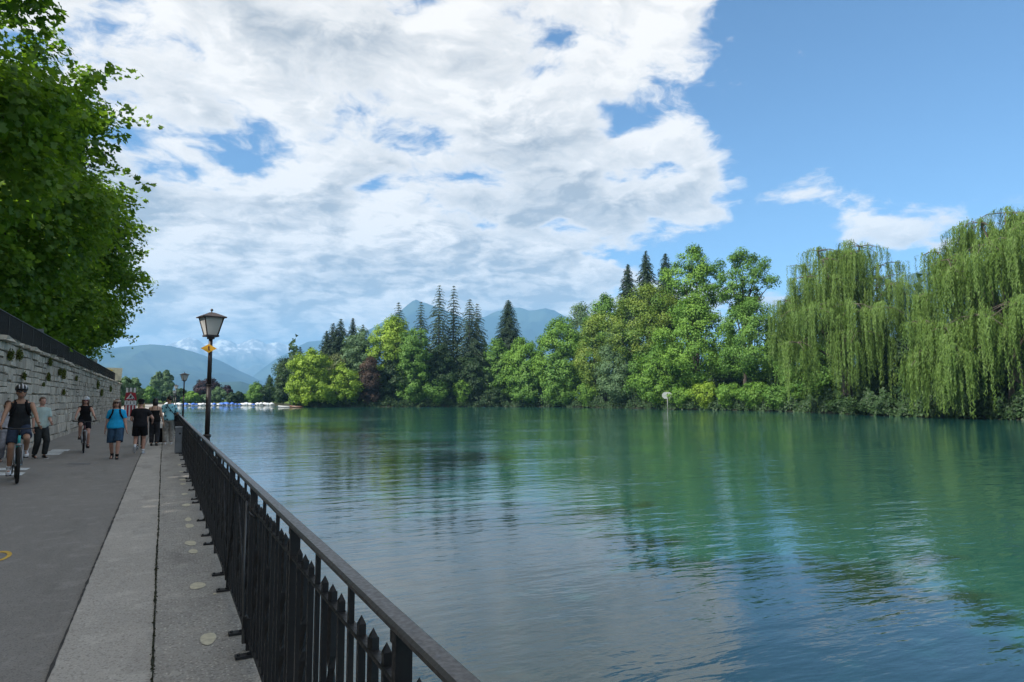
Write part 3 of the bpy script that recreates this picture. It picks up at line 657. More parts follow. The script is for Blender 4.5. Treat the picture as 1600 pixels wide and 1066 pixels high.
# quay body with its vertical river face
b = MB()
for i in range(len(ys)-1):
    y0, y1 = ys[i], ys[i+1]; a0, a1 = .70+qx(y0), .70+qx(y1)
    b.add([(-30, y0, -.03), (a0, y0, -.03), (a1, y1, -.03), (-30, y1, -.03), (a0, y0, -2.9), (a1, y1, -2.9)], [(0, 1, 2, 3), (1, 4, 5, 2)])
b.build('quay', CONC)['kind'] = 'structure'
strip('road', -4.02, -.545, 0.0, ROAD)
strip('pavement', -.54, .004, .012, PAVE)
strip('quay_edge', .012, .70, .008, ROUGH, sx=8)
# kerb edge: a thin worn lip between road and pavement, and the open joint filled with dirt
KERB = simple('kerb_lip', (.045, .043, .04), .9, vary=.3, scale=14)
DIRT = simple('joint_dirt', (.022, .022, .018), 1.0, vary=.4, scale=20, col2=(.035, .042, .018))
def wiggle(name, x, w, material, amp, z, y1=80, step=.09):
    b = MB(); r = np.random.default_rng(int(abs(x)*1000)+3); yv = np.arange(0.5, y1, step); o = np.cumsum(r.normal(0, 1, len(yv))); o = o-np.convolve(o, np.ones(60)/60, 'same'); o = o/np.abs(o).max()*amp
    ww = w*np.clip(1+r.normal(0, .45, len(yv)), .25, 2.4)
    for i in range(len(yv)-1):
        q0, q1 = qx(yv[i]), qx(yv[i+1])
        b.add([(x+o[i]-ww[i]+q0, yv[i], z), (x+o[i]+ww[i]+q0, yv[i], z), (x+o[i+1]+ww[i+1]+q1, yv[i+1], z), (x+o[i+1]-ww[i+1]+q1, yv[i+1], z)], [(0, 1, 2, 3)])
    ob = b.build(name, material); ob['kind'] = 'structure'; return ob
wiggle('kerb', -.545, .008, KERB, .006, .0165)
wiggle('pavement_joint', .006, .0065, DIRT, .014, .0165)
# weeds and grit in the joint
r_ = np.random.default_rng(4); n = 500
P = np.stack([.006+r_.normal(0, .006, n), 3.5+r_.gamma(1.4, 6, n), .022+np.abs(r_.normal(0, .006, n))], 1)
o = link('joint_weeds', leaf_mesh('joint_weeds', P, r_.normal(size=(n, 3))+np.array([0, 0, 1]), .018*r_.uniform(.4, 1.3, n), r_.random(n), r=r_), leaf_mat('weeds', (.025, .026, .016), (.05, .055, .028))); o['kind'] = 'stuff'
o['label'] = 'dirt and moss grown along the joint of the pavement'
# painted spots beside the railing
PAINT_C = simple('spot_paint', (.62, .57, .42), .85, vary=.12, scale=16); PAINT_W = simple('road_paint_white', (.62, .66, .68), .8, vary=.2, scale=9)
PAINT_Y = simple('road_paint_yellow', (.62, .40, .06), .8, vary=.2, scale=12)
qe = bpy.data.objects['quay_edge']; rd = bpy.data.objects['road']; pv = bpy.data.objects['pavement']
def blob(rx, ry, seed):
    r = np.random.default_rng(seed); b = MB(); k = 18; a = np.arange(k)*2*math.pi/k
    rr = 1+.10*np.sin(a*2+seed)+.06*np.sin(a*3+seed*2)+r.normal(0, .03, k)
    b.add([(0, 0, 0)]+[(math.cos(t)*rx*q, math.sin(t)*ry*q, 0) for t, q in zip(a, rr)], [(0, i+1, (i+1) % k+1) for i in range(k)]); return b.mesh('paint_spot')
for i, (x, y) in enumerate([(.34, 5.28), (.335, 6.80), (.355, 8.34), (.345, 8.82), (.37, 10.02), (.37, 10.56), (.385, 12.0), (.395, 13.4), (.41, 15.0), (.42, 15.8), (.43, 17.6), (.44, 19.4)]):
    me = blob(.052+.01*math.sin(i*2.3), .13 if i < 3 else .15, i); me.materials.append(PAINT_C); inst('paint_spot', me, qe, (x, y, .0125))
me = blob(.014, .03, 33); me.materials.append(PAINT_C); inst('paint_spot', me, qe, (.455, 6.45, .0125))
def road_patch(pts, material, name='road_marking'):
    b = MB(); b.add([(p[0], p[1], .0045) for p in pts], [tuple(range(len(pts)))]); return b.build(name, material, rd)
def pxquad(x0, y0, x1, y1, skew, material):       # four ground corners of a stripe seen across the road
    road_patch([onz(x0, y1), onz(x1, y1), onz(x1+skew, y0), onz(x0+skew, y0)], material)
for (x0, y0, x1, y1, sk) in [(66, 708.5, 92, 711, 5), (72, 705.6, 96, 707.6, 5), (78, 702.8, 106, 704.8, 4)]: pxquad(x0, y0, x1, y1, sk, PAINT_W)
for (x0, y0, x1, y1, sk) in [(-40, 738.5, 34, 743, 6), (-30, 731.5, 40, 735, 8)]: pxquad(x0, y0, x1, y1, sk, PAINT_W)
PAINT_F = simple('road_paint_faded', (.17, .17, .17), .85, vary=.25, scale=6)
pxquad(104, 724.3, 140, 726.0, 3, PAINT_F); pxquad(186, 697.4, 205, 698.6, 2, PAINT_F)
c = onz(-9, 871); b = MB(); k = 28
for i in range(k):
    a0, a1 = 2*math.pi*i/k, 2*math.pi*(i+1)/k
    R0, R1 = .105, .145
    b.add([(c[0]+math.cos(a0)*R0, c[1]+math.sin(a0)*R0*2.2, .0046), (c[0]+math.cos(a0)*R1, c[1]+math.sin(a0)*R1*2.2, .0046), (c[0]+math.cos(a1)*R1, c[1]+math.sin(a1)*R1*2.2, .0046), (c[0]+math.cos(a1)*R0, c[1]+math.sin(a1)*R0*2.2, .0046)], [(0, 1, 2, 3)])
b.build('road_marking', PAINT_Y, rd)
# ---------------------------------------------------------------- iron railing along the quay
def iron_mat(name, col, rough, wear=.25):
    m, nt, out = mat(name); tc = N(nt, 'ShaderNodeNewGeometry'); P = tc.outputs['Position']
    n = NOISE(nt, P, 9, 6, .65); n2 = NOISE(nt, P, 60, 3, .6)
    c = MIX(nt, M(nt, 'MULTIPLY', MR(nt, n, .55, .75), wear), col, (.11, .09, .075))
    rg = MR(nt, n2, .3, .7, rough-.08, rough+.15)
    b = N(nt, 'ShaderNodeBsdfPrincipled', {'Base Color': c, 'Roughness': rg, 'Specular IOR Level': .5})
    bp = N(nt, 'ShaderNodeBump', {'Height': n2, 'Strength': .25, 'Distance': .003}); nt.links.new(bp.outputs[0], b.inputs['Normal'])
    nt.links.new(b.outputs[0], out.inputs[0]); return m
IRON = iron_mat('black_iron', (.012, .0125, .014), .48); RAILM = iron_mat('worn_hand_rail', (.062, .058, .056), .40, .3)
FX = .57
rail = empty('iron_railing', (FX, 0, 0)); tag(rail, 'long black iron railing with spiked bars along the river edge', 'railing')
def fx(y): return qx(y)
Y0, Y1, PITCHP = -1.46, 118.0, 1.6/12
def sweep(name, prof, z, material, step=1.6, yA=Y0, yB=Y1):
    b = MB(); yv = list(np.arange(yA, yB+.01, step)); R = []
    for y in yv: R.append([(px+fx(y), y, z+pz) for px, pz in prof])
    b.loft(R, smooth=False); return b.build(name, material, rail)
def rectp(w, h, ch=0.004): return [(-w/2, -h/2+ch), (-w/2+ch, -h/2), (w/2-ch, -h/2), (w/2, -h/2+ch), (w/2, h/2-ch), (w/2-ch, h/2), (-w/2+ch, h/2), (-w/2, h/2-ch)]
hr = sweep('hand_rail', [(-.030, -.008), (.030, -.008), (.030, .003), (.021, .010), (-.021, .010), (-.030, .003)], 1.075, RAILM)
sweep('middle_rail', rectp(.034, .014, .003), .925, IRON); sweep('bottom_rail', rectp(.03, .016, .003), .075, IRON)
def bar_mesh(twist):
    b = MB(); w = .0115
    if not twist: b.box((0, 0, .515), (2*w, 2*w, .90))
    else:
        R = []
        for i in range(25):
            z = .065+.90*i/24; a = (math.pi/4*0+ (i-6)*.42 if 6 <= i <= 18 else (0 if i < 6 else 12*.42)); ww = w*1.05
            R.append([(ww*math.sqrt(2)*math.cos(a+math.pi/4+k*math.pi/2), ww*math.sqrt(2)*math.sin(a+math.pi/4+k*math.pi/2), z) for k in range(4)])
        b.loft(R, smooth=False)
    b.add([(-w, -w, .966), (w, -w, .966), (w, w, .966), (-w, w, .966), (0, 0, .992)], [(0, 1, 4), (1, 2, 4), (2, 3, 4), (3, 0, 4)])
    return b.mesh('picket')
PK = [bar_mesh(False), bar_mesh(True)]
b = MB(); b.box((0, 0, .57), (.018, .022, 1.0)); THIN = b.mesh('upright'); b = MB(); b.box((0, 0, .535), (.045, .032, 1.07)); b.box((0, 0, 1.045), (.05, .05, .03)); POST = b.mesh('post')
b = MB(); b.box((-.035, 0, .018), (.13, .07, .014)); b.box((0, 0, .05), (.026, .03, .06))
for sx in (-.08, -.02): b.tube([(sx, 0, .02), (sx, 0, .036)], .011, 6)
FOOT = b.mesh('foot_plate')
for me in PK+[THIN, POST, FOOT]: me.materials.append(IRON)
far = MB(); npk = 0; k0 = int(round((0.14-Y0)/PITCHP))
def far_box(y, w, d, z0, z1): far.box((fx(y), y, (z0+z1)/2), (w, d, z1-z0))
ypost = 1.74-1.6*2; i = 0
while ypost < Y1:
    for j in range(12):
        y = ypost+j*PITCHP
        if y < -.6: continue
        L = (fx(y), y, 0)
        if j == 0:
            if y < 70: inst('post', POST, rail, L)
            else: far_box(y, .045, .032, 0, 1.06)
        elif j in (4, 8):
            if y < 45: inst('upright', THIN, rail, L)
            else: far_box(y, .018, .022, .07, 1.06)
        else:
            if npk < 298: inst('picket', PK[1 if j % 4 == 2 else 0], rail, L, (0, 0, 0)); npk += 1
            else: far_box(y, .022, .022, .07, .98)
    ypost += 1.6
o = far.build('far_bars', IRON, rail); o['kind'] = 'stuff'
for y in [1.6, 3.2, 4.81, 5.3, 6.52, 7.12, 8.65, 9.2, 10.36, 12.16, 12.6, 13.9, 15.4, 15.9, 17.3, 18.8, 19.4, 21, 22.6, 23.2, 24.8, 26.4, 28, 29.6, 31.2, 33, 35, 37]:
    inst('foot_plate', FOOT, rail, (fx(y), y, 0))
# braces, hinged section with a latch and a ring behind the bars
b = MB(); b.tube([(-.035, 5.05, .96), (-.045, 5.0, .5), (-.04, 4.92, .06)], .008, 6); b.build('brace_rod', simple('galvanised', (.16, .16, .16), .45, .6), rail)
for (ya, za, yb, zb) in [(4.95, .1, 5.75, .9), (6.55, .1, 6.0, .9), (6.6, .08, 7.2, .92)]:
    b = MB(); b.tube([(-.022, ya, za), (-.022, yb, zb)], .008, 6); b.build('brace_rod', IRON, rail)
b = MB(); b.box((-.03, 4.95, .14), (.035, .04, .17)); b.build('latch_box', IRON, rail)
b = MB(); b.tube([(.03, 4.55+.17*math.cos(t), .45+.24*math.sin(t)) for t in np.linspace(0, 2*math.pi, 25)], .016, 6); b.build('ring', simple('pale_ring', (.30, .31, .33), .6), rail)
b = MB(); b.tube([(-.05, 4.75, .93), (-.05, 4.60, .93), (-.02, 4.60, .91)], .007, 6); b.build('hook', IRON, rail); b = MB(); b.tube([(-.03, 4.62, .30), (-.05, 4.62, .30), (-.05, 4.70, .30)], .007, 6); b.build('hook', IRON, rail)
# ---------------------------------------------------------------- grey cabinet on the railing
CAB = simple('cabinet_steel', (.20, .215, .235), .5, .2, vary=.12, scale=5)
cb = empty('junction_cabinet', (.50, 23.6, 0)); tag(cb, 'narrow grey steel cabinet standing against the iron railing', 'cabinet')
b = MB(); b.box((0, 0, .42), (.26, .2, .76)); b.build('housing', CAB, cb); b = MB(); b.box((0, 0, .815), (.29, .23, .03), taper=.93); b.build('lid', simple('cabinet_lid', (.33, .345, .36), .5), cb)
b = MB(); b.box((0, -.104, .42), (.21, .008, .66)); d_ = b.build('door', CAB, cb); b = MB(); b.tube([(.0, -.108, .62), (.0, -.118, .62)], .03, 12); b.build('lock', IRON, d_)
b = MB(); b.box((0, 0, .02), (.2, .16, .04)); b.build('base', IRON, cb)
# ---------------------------------------------------------------- street lamps
POLE = iron_mat('lamp_pole_brown', (.030, .021, .020), .45, .3); GLASS = None
def glass_mat():
    m, nt, out = mat('opal_glass'); tc = N(nt, 'ShaderNodeTexCoord'); n = NOISE(nt, tc.outputs['Object'], 5, 3, .5)
    c = MIX(nt, n, (.62, .62, .60), (.72, .72, .71))
    d = N(nt, 'ShaderNodeBsdfPrincipled', {'Base Color': c, 'Roughness': .25}); t = N(nt, 'ShaderNodeBsdfTranslucent', {'Color': (.8, .8, .78, 1)})
    a = N(nt, 'ShaderNodeMixShader', {0: .45, 1: d.outputs[0], 2: t.outputs[0]}); nt.links.new(a.outputs[0], out.inputs[0]); return m
GLASS = glass_mat()
def lamp(label, loc, h, rz):
    o = empty('street_lamp', loc, rz); tag(o, label, 'street lamp', 'lantern lamps along the quay')
    b = MB(); b.tube([(0, 0, -.6), (0, 0, .9), (0, 0, .92)], [.062, .062, .056], 12); b.tube([(0, 0, .9), (0, 0, h*.55)], .050, 12); b.tube([(0, 0, h*.55), (0, 0, h*.55+.03)], .058, 12); b.tube([(0, 0, h*.55), (0, 0, h-.56)], [.046, .040], 12)
    b.tube([(0, 0, .88), (0, 0, .94)], .075, 12); b.build('pole', POLE, o)
    b = MB(); b.box((0, 0, -.62), (.3, .3, .5)); b.build('footing', CONC, o)
    zb, zt, wb, wt = h-.53, h-.165, .105, .19
    fr = MB()
    for k in range(4):
        a = math.pi/4+k*math.pi/2; s2 = math.sqrt(2)
        fr.tube([(wb*s2*math.cos(a), wb*s2*math.sin(a), zb), (wt*s2*math.cos(a), wt*s2*math.sin(a), zt)], .014, 4, smooth=False)
    fr.box((0, 0, zb-.015), (2*wb+.05, 2*wb+.05, .035)); fr.box((0, 0, zb-.05), (.12, .12, .06)); fr.build('lantern_frame', POLE, o)
    g = MB(); g.add([(sx*(wb-.004), sy*(wb-.004), zb+.004) for sx, sy in ((-1, -1), (1, -1), (1, 1), (-1, 1))], []); 
    for k in range(4):
        q = [(-1, -1), (1, -1), (1, 1), (-1, 1)]; a, c_ = q[k], q[(k+1) % 4]; g = MB()
        w0, w1 = wb-.005, wt-.005
        g.add([(a[0]*w0, a[1]*w0, zb+.004), (c_[0]*w0, c_[1]*w0, zb+.004), (c_[0]*w1, c_[1]*w1, zt-.004), (a[0]*w1, a[1]*w1, zt-.004)], [(0, 1, 2, 3)]); g.build('pane', GLASS, o)
    rf = MB(); rf.box((0, 0, zt+.01), (2*wt+.10, 2*wt+.10, .022)); w = wt+.05
    rf.add([(-w, -w, zt+.021), (w, -w, zt+.021), (w, w, zt+.021), (-w, w, zt+.021), (-.05, -.05, zt+.115), (.05, -.05, zt+.115), (.05, .05, zt+.115), (-.05, .05, zt+.115)], [(0, 1, 5, 4), (1, 2, 6, 5), (2, 3, 7, 6), (3, 0, 4, 7), (4, 5, 6, 7)])
    R = rf.build('roof', POLE, o); kb = MB(); kb.tube([(0, 0, zt+.11), (0, 0, zt+.15)], .012, 8); kb.ell((0, 0, zt+.17), (.028, .028, .03)); kb.build('finial', POLE, R)
    return o
def lamp_at(x, ytop, X, label, rz):
    P = onx(x, ytop, X); return lamp(label, (P[0], P[1], 0), P[2], rz), P
L1, P1 = lamp_at(331, 485, .84, 'tall brown lantern lamp with a yellow diamond sign on its post', math.radians(14))
lamp_at(288.5, 582, 1.22, 'brown lantern lamp next along the railing beyond the one with the yellow sign', math.radians(20))
lamp_at(275.5, 601, 1.45, 'far lantern lamp, third along the river railing', math.radians(10))
lamp_at(272.3, 610, 1.75, 'farthest small lantern lamp at the end of the railing', math.radians(10))
# yellow hiking-route diamond, a thing strapped to the pole
z = zat(329, 545, math.hypot(P1[0], P1[1])); s = depth(P1)/F
o = empty('trail_sign', (P1[0]-.035, P1[1]-.07, z), math.radians(-8)); tag(o, 'yellow diamond trail sign with a small dark walker, strapped to the lamp post', 'sign')
w, h = 11.5*s, 6.9*s
b = MB(); b.prism([(-w, 0), (0, -h), (w, 0), (0, h)], -.006, .006); b.build('plate', simple('sign_yellow', (.62, .33, .02), .5, vary=.1), o)
b = MB(); b.prism([(-.012, -.05), (.0, -.02), (.018, -.052), (.024, -.046), (.010, .0), (.016, .03), (.004, .055), (-.012, .045), (-.018, .01), (-.008, -.01)], -.009, -.0065); b.build('walker_mark', simple('sign_dark_red', (.10, .02, .012), .6), o)
b = MB(); b.box((0, .03, 0), (.10, .05, .03)); b.build('clamp', POLE, o)
# ---------------------------------------------------------------- rubble-stone retaining wall with terrace
WX, WTOP, WY0, WY1 = -4.05, 3.4, 12.0, 82.0
def stone_mat(name, a, c_, d):
    m, nt, out = mat(name); oi = N(nt, 'ShaderNodeObjectInfo'); geo = N(nt, 'ShaderNodeNewGeometry'); P = geo.outputs['Position']
    n = NOISE(nt, P, 3.2, 8, .65); st = NOISE(nt, VM(nt, 'MULTIPLY', P, (5.0, 5.0, .55)), 1.0, 6, .65); fine = NOISE(nt, P, 26, 5, .65)
    c = MIX(nt, MR(nt, n, .3, .7), a, c_)
    isl = MR(nt, N(nt, 'ShaderNodeNewGeometry').outputs['Random Per Island'], 0, 1, .75, 1.25, False)
    c = VM(nt, 'MULTIPLY', c, N(nt, 'ShaderNodeCombineXYZ', {0: isl, 1: isl, 2: isl}).outputs[0])
    rv = MR(nt, oi.outputs['Random'], 0, 1, .78, 1.22, False); c = VM(nt, 'MULTIPLY', c, N(nt, 'ShaderNodeCombineXYZ', {0: rv, 1: rv, 2: rv}).outputs[0])
    c = MIX(nt, M(nt, 'MULTIPLY', MR(nt, st, .50, .68), .7), c, d)
    c = MIX(nt, M(nt, 'MULTIPLY', MR(nt, NOISE(nt, P, .9, 5, .6), .56, .72), .5), c, (.07, .075, .04))
    b = N(nt, 'ShaderNodeBsdfPrincipled', {'Base Color': c, 'Roughness': .92, 'Specular IOR Level': .2})
    bp = N(nt, 'ShaderNodeBump', {'Height': M(nt, 'ADD', fine, n), 'Strength': .6, 'Distance': .03}); nt.links.new(bp.outputs[0], b.inputs['Normal'])
    nt.links.new(b.outputs[0], out.inputs[0]); return m
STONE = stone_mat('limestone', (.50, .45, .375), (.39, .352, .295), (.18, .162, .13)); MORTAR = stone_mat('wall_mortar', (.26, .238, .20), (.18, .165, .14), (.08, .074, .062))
wall = empty('stone_wall', (WX, (WY0+WY1)/2, 0)); tag(wall, 'tall retaining wall of pale weathered stone blocks along the path', 'wall')
wyc = (WY0+WY1)/2
b = MB(); b.box((-.53, 0, WTOP/2-.1), (1.0, WY1-WY0-.1, WTOP+.1)); b.build('mortar_core', MORTAR, wall)
def stone_mesh(seed):
    r = np.random.default_rng(seed); b = MB(); j = lambda s: r.uniform(-s, s)
    # unit block, x out of the wall, y along, z up; front face inset for a worn arris, a bulged middle
    e = [(-.5, -.5), (.5, -.5), (.5, .5), (-.5, .5)]; i = [(-.44, -.42), (.44, -.42), (.44, .42), (-.44, .42)]
    V = [(0, a+j(.03), c_+j(.04)) for a, c_ in e]+[(.55+j(.1), a*.99+j(.03), c_*.97+j(.04)) for a, c_ in e]+[(1.0+j(.22), a+j(.06), c_+j(.07)) for a, c_ in i]
    b.add(V, [(0, 1, 5, 4), (1, 2, 6, 5), (2, 3, 7, 6), (3, 0, 4, 7), (4, 5, 9, 8), (5, 6, 10, 9), (6, 7, 11, 10), (7, 4, 8, 11), (8, 9, 10, 11)]); return b
SB = [stone_mesh(i) for i in range(9)]; SM = [q.mesh('stone') for q in SB]
for me in SM: me.materials.append(STONE)
r_ = np.random.default_rng(77); stones = []
z = -.02
while z < WTOP-.16:
    hh = float(r_.choice([.22, .28, .34, .40])); hh = min(hh, WTOP-z-.13 if WTOP-z-.13-hh < .14 else hh); y = WY0+r_.uniform(0, .4)
    while y < WY1-.2:
        ln = float(np.clip(r_.gamma(5, .15), .32, 1.45))*(.75+hh); ln = min(ln, WY1-y)
        if r_.random() < .14 and hh > .3:
            stones += [(y+ln/2, z+hh*.27, ln, hh*.5), (y+ln/2, z+hh*.77, ln, hh*.44)]
        else: stones.append((y+ln/2, z+hh/2+r_.normal(0, .012), ln, hh*(1+r_.normal(0, .04))))
        y += ln
    z += hh
y = WY0                                            # coping course
cop = []
while y < WY1: ln = r_.uniform(.9, 1.5); cop.append((y+ln/2, WTOP-.06, ln, .15)); y += ln
vis = [s for s in stones if s[0] > 20]; vis.sort(key=lambda s: s[0]); near = set(id(s) for s in vis[:300])
farb = MB()
for s in stones:
    k = int(r_.integers(9)); dx = .03+r_.uniform(0, .035); L = (-.03, s[0]-wyc, s[1]); S = (dx+.03, s[2]-.011, s[3]-.011)
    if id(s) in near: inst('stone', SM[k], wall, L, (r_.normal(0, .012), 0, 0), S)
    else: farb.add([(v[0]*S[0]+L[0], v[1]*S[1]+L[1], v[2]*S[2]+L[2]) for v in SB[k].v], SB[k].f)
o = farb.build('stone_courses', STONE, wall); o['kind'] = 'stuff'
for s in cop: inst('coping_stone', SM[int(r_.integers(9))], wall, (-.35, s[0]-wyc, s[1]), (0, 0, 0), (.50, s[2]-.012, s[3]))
# terrace behind the wall, bank of earth for the trees
V = [[(x, y, z) for x, z in ((-4.25, 3.30), (-6, 3.32), (-9, 3.5), (-20, 4.2), (-60, 7.0))] for y in (-30, 0, 40, 82)]
link('terrace', grid_mesh('terrace', V, False), SOIL)['kind'] = 'structure'
b = MB(); b.box((-16.4, 82.6, 1.6), (24.6, .8, 3.3)); b.box((-4.6, -9, 1.6), (.7, 42, 3.3)); 
o = b.build('terrace_wall', MORTAR); o['kind'] = 'structure'
# railing on top of the wall
wr = empty('wall_railing', (WX-.16, wyc, WTOP)); tag(wr, 'dark wire-filled iron railing on top of the stone wall', 'railing')
b = MB(); b.box((0, 0, .80), (.05, WY1-WY0, .025)); b.build('top_rail', IRON, wr); b = MB(); b.box((0, 0, .08), (.03, WY1-WY0, .02)); b.build('bottom_rail', IRON, wr)
b = MB(); b.box((0, 0, .39), (.05, .05, .82)); pm = b.mesh('post'); b = MB(); b.box((0, 0, .44), (.016, .016, .72)); km = b.mesh('picket'); pm.materials.append(IRON); km.materials.append(IRON)
y = 0; far = MB(); n_ = 0
for y in np.arange(WY0+.1, WY1, .105):
    L = (0, y-wyc, 0)
    if y > 20.5 and n_ < 299: inst('picket', km, wr, L); n_ += 1
    else: far.box((0, y-wyc, .44), (.016, .016, .72))
far.build('far_pickets', IRON, wr)['kind'] = 'stuff'
for y in np.arange(WY0+.3, WY1, 2.1): inst('post', pm, wr, (0, y-wyc, 0))
b = MB()                                           # the wire infill behind the bars
for zz in np.arange(.12, .80, .05): b.box((-.022, 0, zz), (.006, WY1-WY0, .007))
b.build('wire_infill', IRON, wr)['kind'] = 'stuff'
# plants rooted in the wall
r_ = np.random.default_rng(5)
WL = leaf_mat('wall_plant_leaf', (.05, .08, .02), (.17, .19, .05))
for i, (x, y, sz, lab) in enumerate([(36, 586, .22, 'yellow-green tuft on the wall above the dark-helmeted cyclist'), (66, 600, .15, 'tiny bright tuft on the bare wall right of the cyclist helmet'), (74, 588, .28, 'leafy plant hanging on the wall below the railing'),
        (98, 583, .36, 'large yellow-green plant growing high on the stone wall'), (92, 580, .28, 'dark green plant beside the large yellow-green wall plant'), (98, 612, .24, 'round green tuft on the wall between the two cyclists'), (152, 600, .5, 'ivy hanging over the wall at its far end'), (158, 612, .5, 'long trailing ivy at the far end of the wall'), (172, 606, .5, 'green ivy at the corner of the wall'), (14, 553, .3, 'trailing stems over the wall top at the near end'), (28, 552, .34, 'leafy trailing plant over the wall top'), (77, 564, .28, 'leafy tuft at the foot of the wall railing'), (118, 590, .26, 'small plant high on the wall beside the hanging ivy')]):
    sz *= .72; P = onx(x, y, WX+.08); n = int(420*sz/.3); d = unit(r_.normal(size=(n, 3)))*(r_.random(n)**.5)[:, None]*sz*np.array([.35, 1.25, .8])
    L = np.array([.04, 0, 0])+d; L[:, 2] -= np.abs(d[:, 1])*.5; L[:, 0] = np.maximum(L[:, 0], .0)
    o = link('wall_plant', leaf_mesh('wall_plant', L, r_.normal(size=(n, 3))+np.array([.8, 0, .6]), .06*r_.uniform(.5, 1.4, n), r_.random(n), r=r_), WL); o.location = P
    tag(o, lab, 'plant', 'plants growing on the stone wall')
# plane trees on the terrace: two crowns, shared by all the trees of the row
def plane_crown(seed, rx, rz, n, nclump):
    r = np.random.default_rng(seed); C, cr, P, Nn, t = crown_points(r, rx, rz, 'round', nclump, n, 1.08, .16)
    Nn = unit(Nn*.6+np.array([0, 0, .55])+r.normal(0, .35, Nn.shape))
    # leafy twigs reaching beyond the outline
    ts = []
    for i in r.choice(nclump, 60, replace=False):
        d = unit(C[i]/np.array([rx, rx, rz])+r.normal(0, .35, 3)+np.array([0, 0, .1])); ln = r.uniform(.7, 1.7); m = int(16*ln)
        u = r.random(m)**.8; q_ = C[i]+d*(cr[i]*.7+u*ln)[:, None]+np.array([0, 0, -.18])*(u**2*ln)[:, None]+r.normal(0, .11, (m, 3)); ts.append(q_)
    sp = np.concatenate(ts); m = len(sp)
    P = np.concatenate([P, sp]); Nn = np.concatenate([Nn, r.normal(0, .6, (m, 3))+np.array([0, 0, .8])]); t = np.concatenate([t, r.uniform(.35, 1, m)])
    return C, leaf_mesh('crown', P, Nn,  .22*r.uniform(.55, 1.3, len(P)), t, 'lobed', r=r)
PLANE = leaf_mat('foliage_plane', (.065, .155, .022), (.175, .295, .034), .5, .025)
PC = [plane_crown(301, 4.7, 5.1, 29000, 95), plane_crown(302, 4.8, 5.4, 30000, 100), plane_crown(303, 4.5, 4.6, 25000, 85)]
def plane_trunk(seed, C, zc):
    r = np.random.default_rng(seed); return trunk_mesh(r, 3, 11, .36, [c_+np.array([0, 0, zc]) for c_ in C[r.choice(len(C), 22, replace=False)]], .02, .33)
PLT = [plane_trunk(311+i, PC[i][0], 7.0) for i in range(3)]
for i, (x, y, k, rz, s, lab, grp) in enumerate([
    (-7.9, 23.0, 0, .3, 1.0, 'nearest plane tree over the stone wall, its sprays reaching above the path', 1), (-7.5, 31.5, 1, 2.1, 1.02, 'big plane tree second along the wall with dense low foliage', 1), (-7.5, 40.0, 2, 4.0, 1.06, 'plane tree in the middle of the terrace row', 1),
    (-7.1, 48.5, 0, 1.2, 1.05, 'plane tree leaning furthest out over the path', 1), (-7.0, 58.0, 1, 5.2, .95, 'plane tree towards the far end of the wall', 1), (-7.5, 69.0, 2, .4, .85, 'last plane tree of the terrace row, by the white board', 1),
    (-14.0, 8.0, 1, 3.3, 1.05, 'unseen plane tree added beside the camera to shade the path', 1), (-14.0, -3.0, 2, 1.3, 1.12, 'unseen plane tree added on the terrace to shade the near road', 1), (-14.5, -13.0, 0, 2.6, 1.05, 'unseen plane tree added behind the viewpoint to cast shade', 1), (-11.5, 2.8, 1, 4.4, .98, 'unseen plane tree added to close a sunny gap on the near road', 1), (-14.0, 17.5, 2, 2.2, 1.12, 'unseen plane tree added behind the nearest one to shade the path', 1)]):  # trees on this line stand out of view, added to shade the path
    o = empty('plane_tree', (x, y, 3.25), rz); o.scale = (s, s, s); tag(o, lab, 'tree', 'plane trees on the terrace')
    t = inst('trunk', PLT[k], o); c_ = inst('crown', PC[k][1], o, (0, 0, 7.0)); c_['kind'] = 'stuff'
    if not PLT[k].materials: PLT[k].materials.append(BARK)
    if not PC[k][1].materials: PC[k][1].materials.append(PLANE)
# ================================================================== people and bicycles
def remesh(b, name, vox=.014, smooth_it=3):
    me = b.mesh(name); o = bpy.data.objects.new('tmp', me); COL.objects.link(o)
    m = o.modifiers.new('r', 'REMESH'); m.mode = 'VOXEL'; m.voxel_size = vox
    s = o.modifiers.new('s', 'SMOOTH'); s.iterations = smooth_it; s.factor = .5
    dg = bpy.context.evaluated_depsgraph_get(); dg.update(); out = bpy.data.meshes.new_from_object(o.evaluated_get(dg))
    bpy.data.objects.remove(o); bpy.data.meshes.remove(me); out.name = name
    out.polygons.foreach_set('use_smooth', np.ones(len(out.polygons), bool)); return out
def joined(me, b):                                    # append plain geometry (fingers) to a remeshed body
    bm = bmesh.new(); bm.from_mesh(me); m2 = b.mesh('t'); bm.from_mesh(m2); bm.to_mesh(me); bm.free(); bpy.data.meshes.remove(m2); return me
def ik(a, c, l1, l2, pole):
    a, c, pole = Vector(a), Vector(c), Vector(pole); d = c-a; L = min(d.length, (l1+l2)*.999); d.normalize()
    x = (l1*l1-l2*l2+L*L)/(2*L); h = math.sqrt(max(0, l1*l1-x*x)); p = (pole-d*pole.dot(d)); p.normalize()
    return a+d*x+p*h, a+d*L
def cone(b, p, q, r0, r1, seg=10, mi=0):
    p, q = Vector(p), Vector(q); b.tube([p, q], [r0, r1], seg, mi); 
def capsule(b, p, q, r0, r1):
    cone(b, p, q, r0, r1); b.ell(p, (r0, r0, r0), 0, 10, 6); b.ell(q, (r1, r1, r1), 0, 10, 6)
def fabric(name, col, vary=.18, scale=9, col2=None): return simple('cloth_'+name, col, .9, vary=vary, scale=scale, bump=.2, col2=col2, spec=.2)
SKIN = {'fair': simple('skin_fair', (.52, .32, .23), .55, vary=.06), 'tan': simple('skin_tan', (.36, .20, .13), .55, vary=.06), 'pink': simple('skin_pink', (.50, .28, .21), .55, vary=.06)}
